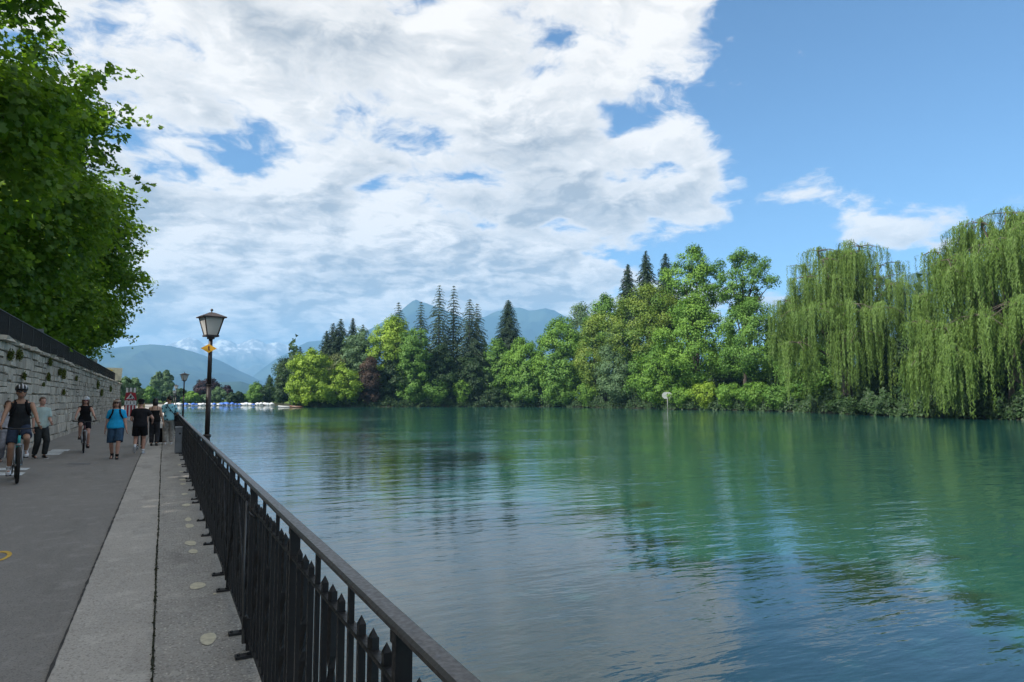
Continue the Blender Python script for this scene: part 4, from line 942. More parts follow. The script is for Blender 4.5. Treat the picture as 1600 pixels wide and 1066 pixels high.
HAIR = {'brown': simple('hair_brown', (.09, .045, .025), .6, vary=.3, scale=30), 'black': simple('hair_black', (.010, .009, .009), .5, vary=.2, scale=30), 'blond': simple('hair_blond', (.40, .27, .10), .6, vary=.25, scale=30), 'auburn': simple('hair_auburn', (.12, .055, .03), .6, vary=.3, scale=30), 'grey': simple('hair_greybrown', (.16, .10, .07), .7, vary=.3, scale=30)}
DARK = simple('dark_plastic', (.012, .012, .013), .35); EYEW = simple('eye_dark', (.02, .015, .012), .3); LIP = simple('lips', (.30, .10, .09), .5)
WHITE_R = simple('white_rubber', (.62, .63, .65), .6, vary=.08); BLACK_F = fabric('black', (.010, .010, .012))
def person(label, loc, rz, h, feet, hands, outfit, tilt=0.0, hip=None, wide=1.0, skin='fair', head_yaw=0.0, fem=False, group=None):
    """feet/hands: ((left), (right)) targets in body axes (x right, y forward, z up) for a 1.70 m figure"""
    k = h/1.70; root = empty('person', loc, rz); root.scale = (k, k, k); tag(root, label, 'person', group)
    hip = Vector(hip or (0, 0, .90)); Rt = Matrix.Rotation(-tilt, 3, 'X'); T = lambda x, y, z: hip+Rt @ Vector((x, y, z))
    sw = (.158 if fem else .180)*(.6+.4*wide); hw = .085*wide
    sh = [T(-sw*.97, 0, .455), T(sw*.97, 0, .455)]; hp = [hip+Vector((-hw, 0, -.02)), hip+Vector((hw, 0, -.02))]
    kn, an = [], []
    for i in (0, 1):
        K, A = ik(hp[i], feet[i][:3], .43, .41, (0.05*(-1 if i == 0 else 1), 1, .1)); kn.append(K); an.append(A)
    el, wr = [], []
    for i in (0, 1):
        s = -1 if i == 0 else 1; E, Wp = ik(sh[i], hands[i], .285, .245, (s*(.75 if tilt > .1 else .35), -.9, -.15)); el.append(E); wr.append(Wp)
    hw_f = 1.08 if fem else 1.0
    TOR = [(-.06, .135*hw_f, .105), (.02, .160*hw_f, .118), (.12, .150*hw_f if fem else .150, .112), (.22, .125 if fem else .142, .10), (.34, .145 if fem else .162, .112), (.44, sw*.92, .105), (.505, sw*.78, .082), (.545, .075, .065)]
    def torso(b, grow, z0=-9, z1=9, flare=0.0):
        R = []
        for i in range(41):
            z = -.06+.605*i/40
            if z < z0-.008 or z > z1: continue
            rx = np.interp(z, [q[0] for q in TOR], [q[1] for q in TOR])*wide+grow; ry = np.interp(z, [q[0] for q in TOR], [q[2] for q in TOR])*(.5+.5*wide)+grow
            fl = 1+flare*max(0, .22-z)
            c = T(0, 0, z); R.append(ring(c, rx*fl, ry*fl, 18, Rt))
        b.loft(R)
    b = MB(); torso(b, 0)
    nb = T(0, .0, .53); hc = nb+Vector((0, .035+.3*math.sin(tilt)*.12, .165))
    capsule(b, nb-Vector((0, 0, .02)), hc-Vector((0, .01, .06)), .056, .052)
    Hy = Matrix.Rotation(head_yaw, 3, 'Z'); HP = lambda x, y, z: hc+Hy @ Vector((x, y, z))
    b.ell(hc, (.074, .094, .112), 0, 16, 12, Hy); b.ell(HP(0, .025, -.055), (.055, .068, .062), 0, 12, 8, Hy); b.ell(HP(0, .098, -.022), (.013, .02, .024), 0, 8, 6, Hy)
    for s in (-1, 1): b.ell(HP(s*.076, -.005, -.015), (.012, .022, .032), 0, 8, 6, Hy)
    for i in (0, 1):
        s = -1 if i == 0 else 1
        capsule(b, hp[i], kn[i], .082*wide, .056*(.5+.5*wide)); calf = kn[i]*.70+an[i]*.30; capsule(b, kn[i], calf, .053, .055*(.5+.5*wide)); capsule(b, calf, an[i], .055*(.5+.5*wide), .036)
        fd = Vector((math.sin(feet[i][3] if len(feet[i]) > 3 else 0)*s, math.cos(feet[i][3] if len(feet[i]) > 3 else 0), feet[i][4] if len(feet[i]) > 4 else -.05)).normalized()
        capsule(b, an[i]-Vector((0, 0, .03)), an[i]+fd*.13-Vector((0, 0, .045)), .034, .028)
        capsule(b, sh[i], el[i], .050*(.4+.6*wide), .040*(.5+.5*wide)); capsule(b, el[i], wr[i], .039*(.5+.5*wide), .027)
    body = remesh(b, 'body', .0135); f = MB()
    for i in (0, 1):                                    # hands: a palm, four unequal bent fingers and a thumb from the side of the palm
        s = -1 if i == 0 else 1; d = (wr[i]-el[i]).normalized(); side = d.cross(Vector((s, 0, 0))).normalized()
        if side.length < .1: side = Vector((0, 1, 0))
        nrm = side.cross(d).normalized(); pc = wr[i]+d*.05
        f.loft([ring(wr[i]+d*t, w_, q_, 10, Matrix((side, nrm, d)).transposed()) for t, w_, q_ in ((-.01, .026, .02), (.03, .040, .019), (.075, .041, .016), (.09, .036, .012))])
        curl = nrm*(-s)*1.0
        for j, (o_, ln) in enumerate(((-.030, .062), (-.010, .075), (.010, .072), (.029, .055))):
            p0 = wr[i]+d*.082+side*o_; p1 = p0+d*ln*.5+curl*.010; p2 = p1+d*ln*.38+curl*.026; f.tube([p0, p1, p2], [.0095, .009, .007], 6)
        f.tube([wr[i]+d*.02+side*.030, wr[i]+d*.055+side*.062+curl*.01, wr[i]+d*.085+side*.068+curl*.02], [.012, .010, .008], 6)
    joined(body, f); bo = link('body', body, SKIN[skin], root)
    for s in (-1, 1):
        e = MB(); e.ell(HP(s*.030, .083, .004), (.013, .007, .007), 0, 8, 6, Hy); e.build('eye', EYEW, root)
    e = MB(); e.ell(HP(0, .092, -.068), (.022, .008, .006), 0, 8, 6, Hy); e.build('mouth', LIP, root)
    of = outfit
    if 'top' in of:
        m_, hem, sleeve, neck = of['top']; b = MB(); torso(b, .016, hem, neck, of.get('flare', .25))
        if sleeve > 0:
            for i in (0, 1):
                s_ = sh[i]; tgt = [(s_, el[i])]; fr = min(1, sleeve); e_ = s_.lerp(el[i], fr); b.ell(s_, (.060*(.5+.5*wide), .062, .056), 0, 10, 8); cone(b, s_, e_, .060*(.5+.5*wide), .064*(.5+.5*wide), 12)
                if sleeve > 1: cone(b, el[i], el[i].lerp(wr[i], sleeve-1), .052, .042, 12); b.ell(el[i], (.052, .052, .052), 0, 10, 6)
        link('shirt', remesh(b, 'shirt', .0135, 2), m_, root)
    for st in of.get('straps', []):
        for s in (-1, 1):
            b = MB(); x = s*(.092 if st[1] == 'pack' else .085); g = .030 if st[1] == 'pack' else .010; rr = (.024, .007) if st[1] == 'pack' else (.006, .005)
            rf = lambda z_: np.interp(z_, [q[0] for q in TOR], [q[2] for q in TOR])*(.5+.5*wide)*.86
            P_ = [T(x*1.72*(.4+.6*wide), rf(.24)*.45+g*.5, .25), T(x*1.42*(.5+.5*wide), rf(.32)*.85+g, .31), T(x*1.08, rf(.42)+g-.002, .41), T(x*.92, rf(.49)*.75+g, .505), T(x*.85, 0, .545), T(x*.92, -rf(.49)*.75-g, .505), T(x, -rf(.40)-g, .40)]
            R_ = []
            for i_, p_ in enumerate(P_):
                t_ = (P_[min(i_+1, 6)]-P_[max(i_-1, 0)]).normalized(); n_ = t_.cross(Vector((1, 0, 0))).normalized()
                R_.append([tuple(p_+Vector((1, 0, 0))*a_*rr[0]+n_*c_*rr[1]) for a_, c_ in ((-1, -1), (1, -1), (1, 1), (-1, 1))])
            b.loft(R_)
            b.build('strap', st[0], root)
    if 'pack' in of:
        b = MB(); R = [ring(T(0, -.20, z_), w_, d_, 14, Rt) for z_, w_, d_ in ((.06, .12, .07), (.12, .145, .09), (.30, .145, .095), (.44, .12, .08), (.48, .08, .05))]; b.loft(R); b.build('backpack', of['pack'], root)
    if 'bottom' in of:
        m_, ln, lo = of['bottom']; b = MB(); torso(b, .013, -.06, of.get('waist', .10)); b.ell(hip+Vector((0, 0, -.05)), (.125*wide, .115, .10), 0, 14, 8)
        for i in (0, 1):
            r0 = .092*wide; cone(b, hp[i]+Vector((0, 0, .04)), hp[i].lerp(kn[i], min(1, ln)), r0, np.interp(min(1, ln), [0, 1], [r0, .066*(.5+.5*wide)+lo]), 14)
            if ln > 1: b.ell(kn[i], (.064+lo, .064+lo, .07), 0, 12, 8); cone(b, kn[i], kn[i].lerp(an[i], ln-1), .062*(.5+.5*wide)+lo, .050+lo, 14)
        link('shorts' if ln <= 1.05 else 'trousers', remesh(b, 'bottom', .0135, 2), m_, root)
    if 'shoe' in of:
        for i in (0, 1):
            s = -1 if i == 0 else 1; a_ = feet[i][3] if len(feet[i]) > 3 else 0; pz = feet[i][4] if len(feet[i]) > 4 else 0
            fd = Vector((math.sin(a_)*s, math.cos(a_), pz)).normalized(); sd_ = Vector((math.cos(a_), -math.sin(a_)*s, 0)); up = sd_.cross(fd)
            b = MB(); c = an[i]-up*.045-fd*.055; MM = Matrix((sd_, up, fd)).transposed()
            b.loft([ring(c+fd*t+up*u_, w_, h_, 12, MM) for t, u_, w_, h_ in ((-.012, .0, .022, .02), (.0, .006, .036, .042), (.06, .012, .041, .055), (.12, .002, .042, .042), (.19, -.012, .046, .026), (.235, -.018, .034, .018), (.25, -.018, .015, .01))])
            sh_ = b.build('shoe', of['shoe'], root)
            b = MB(); b.loft([ring(c+fd*t-up*.036, w_, .010, 10, MM) for t, w_ in ((-.014, .02), (.01, .036), (.08, .038), (.18, .048), (.24, .036), (.255, .015))]); b.build('sole', of.get('sole', WHITE_R), sh_)
    if 'sock' in of:
        for i in (0, 1): b = MB(); cone(b, an[i].lerp(kn[i], .0), an[i].lerp(kn[i], .16), .043, .046, 12); b.build('sock', of['sock'], root)
    if 'hair' in of:
        m_, kind = of['hair']; b = MB()
        b.ell(HP(0, -.014, .028), (.086, .102, .100), 0, 16, 10, Hy)
        if kind == 'long':
            b.ell(HP(0, -.060, -.06), (.088, .062, .13), 0, 14, 10, Hy)
            for s in (-1, 1): b.ell(HP(s*.086, .0, -.070), (.030, .044, .13), 0, 10, 8, Hy)
        elif kind == 'bob':
            b.ell(HP(0, -.045, -.05), (.098, .082, .125), 0, 14, 10, Hy); b.ell(HP(0, -.05, -.13), (.085, .06, .08), 0, 12, 8, Hy)
        hm = remesh(b, 'hair', .012, 1)
        # carve the face free: push hair that lies in front of the face back inside the head
        for v in hm.vertices:
            q = Hy.transposed() @ (v.co-hc)
            if q.y > .045 and q.z < .062 and abs(q.x) < .074: v.co = hc+Hy @ Vector((q.x*.9, .035, q.z))
        link('hair', hm, m_, root)
    if 'glasses' in of:
        b = MB()
        for s in (-1, 1): b.ell(HP(s*.033, .090, .006), (.029, .012, .021), 0, 12, 8, Hy)
        b.tube([HP(-.012, .098, .008), HP(.012, .098, .008)], .005, 5); 
        for s in (-1, 1): b.tube([HP(s*.058, .082, .010), HP(s*.079, 0, .006)], .004, 5)
        b.build('sunglasses', of['glasses'], root)
    if 'hat' in of:
        m_, kind = of['hat']; b = MB(); n = 18
        if kind in ('cap', 'visor'):
            if kind == 'cap': b.loft([ring(HP(0, -.012, z_), a_, c_, n, Hy) for z_, a_, c_ in ((.035, .092, .108), (.07, .092, .106), (.105, .078, .09), (.128, .048, .056), (.137, .012, .014))])
            else: b.loft([ring(HP(0, -.012, z_), a_, c_, n, Hy) for z_, a_, c_ in ((.045, .094, .110), (.085, .094, .109))])
            b.loft([ring(HP(0, .055, z_), .078, .105, n, Hy) for z_ in (.040, .050)])
            b.build('cap', m_, root)
        else:                                            # cycle helmet with ridges and chin strap
            hm = MB(); hm.loft([ring(HP(0, -.012, z_), a_, c_, n, Hy) for z_, a_, c_ in ((.028, .098, .124), (.05, .106, .132), (.09, .100, .126), (.125, .078, .100), (.148, .045, .06), (.154, .012, .015))])
            ho = hm.build('helmet', m_, root)
            for x_ in (-.055, 0, .055):
                v_ = MB(); v_.tube([HP(x_, .118-abs(x_)*.3, .062), HP(x_*.95, .098-abs(x_)*.4, .108), HP(x_*.8, .040, .148-abs(x_)*.30), HP(x_*.8, -.05, .146-abs(x_)*.32)], [.010, .013, .013, .010], 6); v_.build('vent', of['vent'], ho)
            st = MB(); st.tube([HP(-.082, .0, .03), HP(-.06, .035, -.075), HP(0, .045, -.118), HP(.06, .035, -.075), HP(.082, 0, .03)], .006, 5); st.build('chin_strap', DARK, ho)
    root['_wr'] = [tuple(w) for w in wr]; root['_an'] = [tuple(a) for a in an]
    del root['_wr']; del root['_an']
    return root, T, HP, k
def bike(label, loc, rz, framem, s=1.0, tyre_w=.027, crank=0.0):
    root = empty('bicycle', loc, rz); root.scale = (s, s, s); tag(root, label, 'bicycle', 'bicycles on the road')
    R = .345; ax_r, ax_f = Vector((0, -.50, R)), Vector((0, .58, R)); bb = Vector((0, -.06, .30)); sd_ = Vector((0, -.22, .82)); hd_t, hd_b = Vector((0, .36, .88)), Vector((0, .40, .74))
    b = MB(); b.tube([bb, sd_], .018, 8); b.tube([sd_-Vector((0, -.005, .05)), hd_t-Vector((0, 0, .02))], .020, 8); b.tube([bb, hd_b], .027, 8); b.tube([hd_t, hd_b], .024, 8)
    for x in (-.055, .055): b.tube([bb+Vector((x*.6, 0, 0)), ax_r+Vector((x, 0, 0))], .011, 6); b.tube([sd_+Vector((x*.3, 0, -.04)), ax_r+Vector((x, 0, 0))], .010, 6)
    fr = b.build('frame', framem, root)
    b = MB(); b.tube([hd_b, hd_b+Vector((0, .01, -.05))], .022, 8)
    for x in (-.06, .06): b.tube([hd_b+Vector((x, .012, -.03)), ax_f+Vector((x, 0, 0))], .016, 8)
    b.tube([hd_b+Vector((-.06, .012, -.03)), hd_b+Vector((.06, .012, -.03))], .017, 8); b.build('fork', simple('fork_silver', (.35, .36, .38), .35, .7), root)
    tm = simple('tyre_rubber', (.012, .012, .012), .85)
    for c in (ax_r, ax_f):
        w = empty('wheel', c); w.parent = root
        t = MB(); n = 36; rings = [[( (R-tyre_w+tyre_w*math.cos(q))*0+tyre_w*math.sin(q), (R-tyre_w+tyre_w*math.cos(q))*math.cos(a), (R-tyre_w+tyre_w*math.cos(q))*math.sin(a)) for q in np.linspace(0, 2*math.pi, 9)[:-1]] for a in np.linspace(0, 2*math.pi, n+1)]
        t.loft(rings, caps=False); t.build('tyre', tm, w)
        t = MB(); rr = R-2*tyre_w-.005; rings = [[(.013*math.sin(q), (rr+.012*math.cos(q))*math.cos(a), (rr+.012*math.cos(q))*math.sin(a)) for q in np.linspace(0, 2*math.pi, 7)[:-1]] for a in np.linspace(0, 2*math.pi, n+1)]
        t.loft(rings, caps=False); t.build('rim', simple('rim_grey', (.10, .10, .105), .4, .6), w)
        t = MB(); t.tube([(-.05, 0, 0), (.05, 0, 0)], .02, 8)
        for q in range(18): a = q*2*math.pi/18; t.tube([(.02*(-1)**q, .02*math.cos(a), .02*math.sin(a)), (0, rr*math.cos(a+.2), rr*math.sin(a+.2))], .0016, 3)
        t.build('spokes', simple('spoke_steel', (.4, .4, .4), .35, .8), w)['kind'] = 'stuff'
    b = MB(); b.tube([hd_t, hd_t+Vector((0, .02, .10))], .016, 8); b.tube([hd_t+Vector((0, .02, .10)), hd_t+Vector((0, .09, .12))], .016, 8)
    b.tube([hd_t+Vector((-.33, .03, .15)), hd_t+Vector((-.12, .09, .13)), hd_t+Vector((.12, .09, .13)), hd_t+Vector((.33, .03, .15))], .013, 8); hb = b.build('handlebar', DARK, root)
    for x in (-1, 1): b = MB(); b.tube([hd_t+Vector((x*.22, .063, .142)), hd_t+Vector((x*.345, .026, .152))], .018, 8); b.build('grip', tm, hb)
    b = MB(); b.loft([ring(sd_+Vector((0, y_, .085+z_)), w_, .02, 10, Matrix.Rotation(math.pi/2, 3, 'X')) for y_, z_, w_ in ((-.14, .012, .05), (-.10, .012, .075), (-.02, .0, .055), (.08, -.004, .025), (.12, -.006, .015))]); b.build('saddle', DARK, root)
    b = MB(); b.tube([sd_, sd_+Vector((0, -.02, .075))], .014, 8); b.build('seat_post', DARK, root)
    cr = empty('crank', bb); cr.parent = root; cr.rotation_euler = (crank, 0, 0)
    b = MB(); b.tube([(.045, 0, 0), (.052, 0, 0)], .085, 20); b.build('chainring', tm, cr)
    ped = []
    for x in (-1, 1):
        b = MB(); b.tube([(x*.065, 0, 0), (x*.075, x*.17, 0)], .012, 6); b.build('crank_arm', DARK, cr)
        b = MB(); b.box((x*.125, x*.17, 0), (.09, .08, .02)); b.build('pedal', DARK, cr)
        ped.append(bb+Matrix.Rotation(crank, 3, 'X') @ Vector((x*.125, x*.17, 0)))
    grips = [hd_t+Vector((x*.29, .035, .165)) for x in (-1, 1)]
    return root, sd_+Vector((0, -.03, .11)), ped, grips
def gp(x, y): return onz(x, y)
def htop(x, y, P): return zat(x, y, math.hypot(P[0], P[1]))
PI = math.pi
# --- cyclist on the turquoise bicycle
BK, seat, ped, grips = bike('turquoise mountain bicycle ridden by the cyclist in the dark tank top', (-2.62, 17.25, 0), PI+.17, simple('turquoise_paint', (.03, .42, .42), .35, vary=.06), 1.06, .03, crank=math.radians(-78))
k_ = 1.86/1.70; q = 1.06/k_
person('cyclist in dark tank top and blue shorts with a black and white helmet', (-2.62, 17.25, 0), PI+.17, 1.86,
    [tuple((ped[0]+Vector((-.0, -.07, .09)))*q)+(.05, -.05), tuple((ped[1]+Vector((0, -.07, .09)))*q)+(.05, -.05)], [tuple(g*q+Vector((0, -.05, .045))) for g in grips],
    {'top': (fabric('charcoal_tank', (.030, .032, .035)), -.02, 0, .505), 'bottom': (fabric('navy_shorts', (.035, .05, .085)), .80, .03), 'shoe': simple('white_shoe', (.66, .66, .68), .7), 'sock': WHITE_R,
     'hair': (HAIR['brown'], 'short'), 'glasses': DARK, 'hat': (simple('helmet_black', (.012, .012, .013), .3), 'helmet'), 'vent': simple('helmet_white_stripe', (.6, .6, .62), .4), 'straps': [(BLACK_F, 'pack')], 'pack': BLACK_F},
    tilt=.33, hip=tuple(seat*q+Vector((0, .02, .09))), skin='tan', head_yaw=.15, group='cyclists')
# --- cyclist with white helmet
BK2, seat, ped, grips = bike('dark city bicycle ridden by the cyclist in the white helmet', (-2.20, 25.7, 0), PI+.10, simple('dark_red_frame', (.10, .02, .025), .4), .96, .022, crank=math.radians(62))
k_ = 1.60/1.70; q = .96/k_
person('cyclist in black sleeveless top with a white helmet, feet on the pedals', (-2.20, 25.7, 0), PI+.10, 1.60,
    [tuple((ped[0]+Vector((0, -.07, .09)))*q)+(.05, -.05), tuple((ped[1]+Vector((0, -.07, .09)))*q)+(.05, -.05)], [tuple(g*q+Vector((0, -.05, .045))) for g in grips],
    {'top': (BLACK_F, -.02, .1, .53), 'bottom': (fabric('black_skort', (.012, .012, .018)), .62, .03), 'shoe': simple('sandal', (.05, .03, .025), .7), 'sole': DARK, 'hair': (HAIR['brown'], 'long'), 'glasses': simple('purple_visor', (.10, .02, .05), .25),
     'hat': (simple('helmet_white', (.75, .76, .78), .3), 'helmet'), 'vent': DARK}, tilt=.14, hip=tuple(seat*q+Vector((0, .02, .09))), skin='pink', fem=True, wide=1.05, group='cyclists')
# --- walkers
P = gp(179, 717); DEN = fabric('denim', (.035, .075, .13), .2)
person('person in bright blue T-shirt and denim knee shorts with backpack straps walking this way', P, PI-.05, 1.66,
    [(-.07, .16, .085, .1, .0), (.09, -.20, .11, .1, -.4)], [(-.30, .14, .70), (.30, -.10, .72)],
    {'top': (fabric('sky_blue', (.018, .36, .68), .08), -.03, .72, .53), 'flare': .45, 'bottom': (DEN, .98, .045), 'shoe': simple('black_shoe', (.012, .012, .012), .7), 'sole': DARK, 'sock': BLACK_F, 'hair': (HAIR['auburn'], 'long'), 'glasses': DARK,
     'hat': (fabric('beige', (.42, .34, .28)), 'visor'), 'straps': [(BLACK_F, 'pack')], 'pack': BLACK_F}, fem=True, wide=1.22, skin='pink', head_yaw=-.1)
P = gp(217, 710)
person('person in black T-shirt, shorts and cap striding away in white trainers', P, -.05, 1.66,
    [(-.10, -.30, .27, .1, -1.1), (.10, .12, .085, .1, 0)], [(-.20, .26, 1.0), (.33, .20, 1.02)],
    {'top': (fabric('black_tee', (.018, .018, .022)), -.05, .62, .54), 'flare': .3, 'bottom': (BLACK_F, .72, .05), 'shoe': simple('white_trainer', (.55, .60, .66), .7), 'sock': WHITE_R, 'hair': (HAIR['black'], 'short'), 'hat': (BLACK_F, 'cap')}, wide=1.18, skin='pink')
P = gp(218, 702)
person('fair-haired person mostly hidden beyond the one in black T-shirt and cap', P, .1, 1.60, [(-.10, -.22, .14, .1, -.6), (.08, .16, .085)], [(-.24, .05, .74), (.24, .1, .76)],
    {'top': (fabric('dusty_pink', (.25, .12, .12)), -.04, .6, .53), 'bottom': (fabric('dark_leggings', (.02, .02, .025)), 1.9, .0), 'shoe': DARK, 'hair': (HAIR['blond'], 'long')}, fem=True)
P = gp(240, 697)
person('dark-haired person in strappy top and charcoal trousers walking away', P, -.05, 1.70, [(-.08, .06, .085), (.09, -.10, .10, .1, -.25)], [(-.28, .05, .74), (.29, .06, .80)],
    {'top': (fabric('black_camisole', (.012, .012, .013)), -.03, 0, .39), 'straps': [(BLACK_F, 'thin')], 'bottom': (fabric('charcoal_trousers', (.035, .036, .042)), 1.93, .025), 'shoe': DARK, 'sole': DARK, 'hair': (HAIR['black'], 'bob')}, fem=True)
P = gp(262, 695)
rp, T, HP, k_ = person('person in light blue floral shirt and pale trousers beside the railing, looking left', P, .05, 1.78, [(-.09, .02, .085), (.11, .10, .085)], [(-.34, .02, .78), (.22, .22, 1.0)],
    {'top': (fabric('floral', (.22, .50, .58), .05, 9, (.22, .50, .58)), -.04, .8, .54), 'flare': .4, 'bottom': (fabric('beige_trousers', (.34, .32, .29)), 1.95, .03), 'shoe': WHITE_R, 'hair': (HAIR['black'], 'short')}, head_yaw=1.1, skin='tan')
# floral print and shoulder strap
def floral():
    m, nt, out = mat('cloth_floral_print'); tc = N(nt, 'ShaderNodeTexCoord'); v = N(nt, 'ShaderNodeTexVoronoi', {'Vector': tc.outputs['Object'], 'Scale': 9.0}); n = NOISE(nt, tc.outputs['Object'], 30, 2, .5)
    d = M(nt, 'ADD', v.outputs['Distance'], M(nt, 'MULTIPLY', M(nt, 'SUBTRACT', n, .5), .5)); c = MIX(nt, MR(nt, d, .25, .33), (.02, .06, .10), (.26, .56, .64))
    b = N(nt, 'ShaderNodeBsdfPrincipled', {'Base Color': c, 'Roughness': .9}); nt.links.new(b.outputs[0], out.inputs[0]); return m
for ch in rp.children:
    if ch.name.startswith('shirt'): ch.data.materials.clear(); ch.data.materials.append(floral())
b = MB(); b.tube([T(-.12, -.10, .53), T(0, -.155, .38), T(.12, -.150, .22), T(.20, -.09, .10)], .012, 6); b.build('strap', BLACK_F, rp)
b = MB(); b.box((T(.23, 0, .02)), (.08, .18, .2)); b.build('shoulder_bag', BLACK_F, rp)
P = gp(250, 694.5)
o = empty('suitcase', P, .1); tag(o, 'black wheeled suitcase between the dark-haired and the floral-shirted walkers', 'suitcase'); b = MB(); b.box((0, 0, .34), (.34, .22, .52)); b.build('shell', BLACK_F, o)
for sx in (-.12, .12): b = MB(); b.tube([(sx-.012, -.06, .04), (sx+.012, -.06, .04)], .04, 10); b.build('wheel', DARK, o)
b = MB(); b.tube([(-.1, -.08, .6), (-.1, -.1, .95), (.1, -.1, .95), (.1, -.08, .6)], .008, 6); b.build('handle', DARK, o)
P = gp(61, 716)
person('older person in pale green shirt and dark trousers walking along the wall', P, PI+.55, 1.72, [(-.08, .10, .085), (.08, -.12, .095, 0, -.2)], [(-.12, .30, 1.0), (.24, .12, .78)],
    {'top': (fabric('pale_green', (.40, .50, .47), .08), -.08, .78, .54), 'flare': .4, 'bottom': (fabric('dark_trousers', (.03, .034, .036)), 1.93, .02), 'shoe': DARK, 'hair': (HAIR['grey'], 'short')}, skin='pink', wide=1.05)
P = gp(7, 722)
person('person in pale top half hidden behind the cyclist in the dark tank top', P, PI+.3, 1.62, [(-.08, .10, .085), (.08, -.16, .1, 0, -.3)], [(-.26, .10, .78), (.26, .1, .78)],
    {'top': (fabric('pale_grey', (.42, .42, .46)), -.06, 1.1, .54), 'bottom': (fabric('grey_trousers', (.28, .28, .31)), 1.93, .03), 'shoe': DARK, 'hair': (HAIR['brown'], 'bob')}, fem=True)
# ================================================================== signs, boats, chalet and other small things
RED = simple('sign_red', (.36, .015, .03), .5, vary=.08); WHITE = simple('sign_white', (.70, .70, .70), .5, vary=.06); BLK = simple('sign_black', (.012, .012, .012), .6)
def facing(P): return math.atan2(-P[0], P[1])*-1 if False else -math.atan2(P[0], P[1])
# roadworks barrier with its triangle
d = 62.0; h = hdir(204)*d; P = (h[0], h[1], 0); s = depth((h[0], h[1], 1.5))/F; zz = lambda y: zat(204, y, d)
o = empty('roadworks_barrier', P, facing(P)); tag(o, 'red and white roadworks barrier with a digging-man warning triangle', 'barrier')
zt, zb_ = zz(613.5), zz(625.5); w = 8.5*s
b = MB(); b.prism([(-w, zb_), (w, zb_), (w*.78, zt), (-w*.78, zt)], .01, .03); b.build('board', RED, o)
b = MB(); b.prism([(-w*.98, zb_-.01), (w*.98, zb_-.01), (0, zt+.1)], -.012, .005); tr = b.build('triangle_sign', RED, o)
b = MB(); b.prism([(-w*.74, zb_+.09), (w*.74, zb_+.09), (0, zt-.06)], -.020, -.0125); b.build('triangle_face', WHITE, tr)
b = MB(); zc = zb_+.11; b.prism([(-.16, zc), (-.10, zc), (-.04, zc+.12), (.02, zc), (.08, zc), (.02, zc+.17), (.10, zc+.10), (.13, zc+.13), (.03, zc+.25), (-.05, zc+.24), (-.08, zc+.12)], -.028, -.0205); b.ell((.03, -.024, zc+.29), (.045, .006, .045)); b.prism([(.10, zc), (.30, zc), (.20, zc+.10)], -.028, -.0205); b.build('digging_man', BLK, tr)
b = MB(); z0, z1 = zz(632.5), zz(626.5); b.box((0, .02, (z0+z1)/2), (w*1.9, .02, z1-z0)); wp = b.build('text_panel', WHITE, o)
for x in (-.5, 0, .5): b = MB(); b.box((x*w*1.15, .004, (z0+z1)/2), (.05, .008, (z1-z0)*.72)); b.build('panel_mark', BLK, wp)
z0, z1 = .35, zz(633.3)
b = MB(); b.box((0, .03, (z0+z1)/2), (w*1.9, .02, z1-z0)); sp = b.build('striped_panel', RED, o)
for x in (-.66, -.12, .42, .9): b = MB(); b.box((x*w, .014, (z0+z1)/2), (.10, .008, z1-z0-.04)); b.build('white_stripe', WHITE, sp)
for x in (-.62, 0, .62): b = MB(); b.box((x*w, .06, zz(606)/2), (.16, .05, zz(606))); b.build('white_post', WHITE, o)
# boards beyond the wall railing
P = onx(177, 590, -4.35); o = empty('notice_board', (P[0], P[1], 3.4), facing(P)); tag(o, 'cream notice board with a yellow emblem behind the end of the wall railing', 'board'); s = depth(P)/F; z1 = zat(177, 575, math.hypot(P[0], P[1]))-3.4
b = MB(); b.prism([(-12*s, .1), (11*s, .1), (12*s, z1), (-12*s, z1+.02)], 0, .04); bd = b.build('panel', simple('board_cream', (.50, .48, .38), .7, vary=.08), o)
b = MB(); b.prism([(-6*s, z1-.30), (-4*s, z1-.36), (-2*s, z1-.30), (-1*s, z1-.18), (-7*s, z1-.18)], -.012, -.001); b.build('emblem', simple('emblem_yellow', (.55, .42, .05), .6), bd)
for x in (-10, 10): b = MB(); b.box((x*s, .06, z1/2-.05), (.06, .05, z1)); b.build('post', IRON, o)
P = onx(147, 564, -4.6); o = empty('small_sign', (P[0], P[1], 3.3), facing(P)); tag(o, 'small white sign box half hidden by plane leaves above the wall railing', 'sign'); zc = P[2]-3.3
b = MB(); b.box((0, 0, zc), (.42, .06, .28)); b.build('plate', WHITE, o); b = MB(); b.box((0, .05, zc/2), (.04, .03, zc)); b.build('post', IRON, o)
P = onx(58, 520, -5.0); o = empty('sign_frame', (P[0], P[1], 3.3), facing(P)); tag(o, 'grey metal sign frame standing on the terrace behind the wall railing', 'sign'); zc = P[2]-3.3; G = simple('galvanised_frame', (.3, .3, .31), .5, .4)
for x in (-.22, .22): b = MB(); b.box((x, 0, (zc+.2)/2), (.035, .035, zc+.2)); b.build('post', G, o)
b = MB(); b.box((0, 0, zc+.06), (.405, .02, .22)); b.build('plate', G, o)
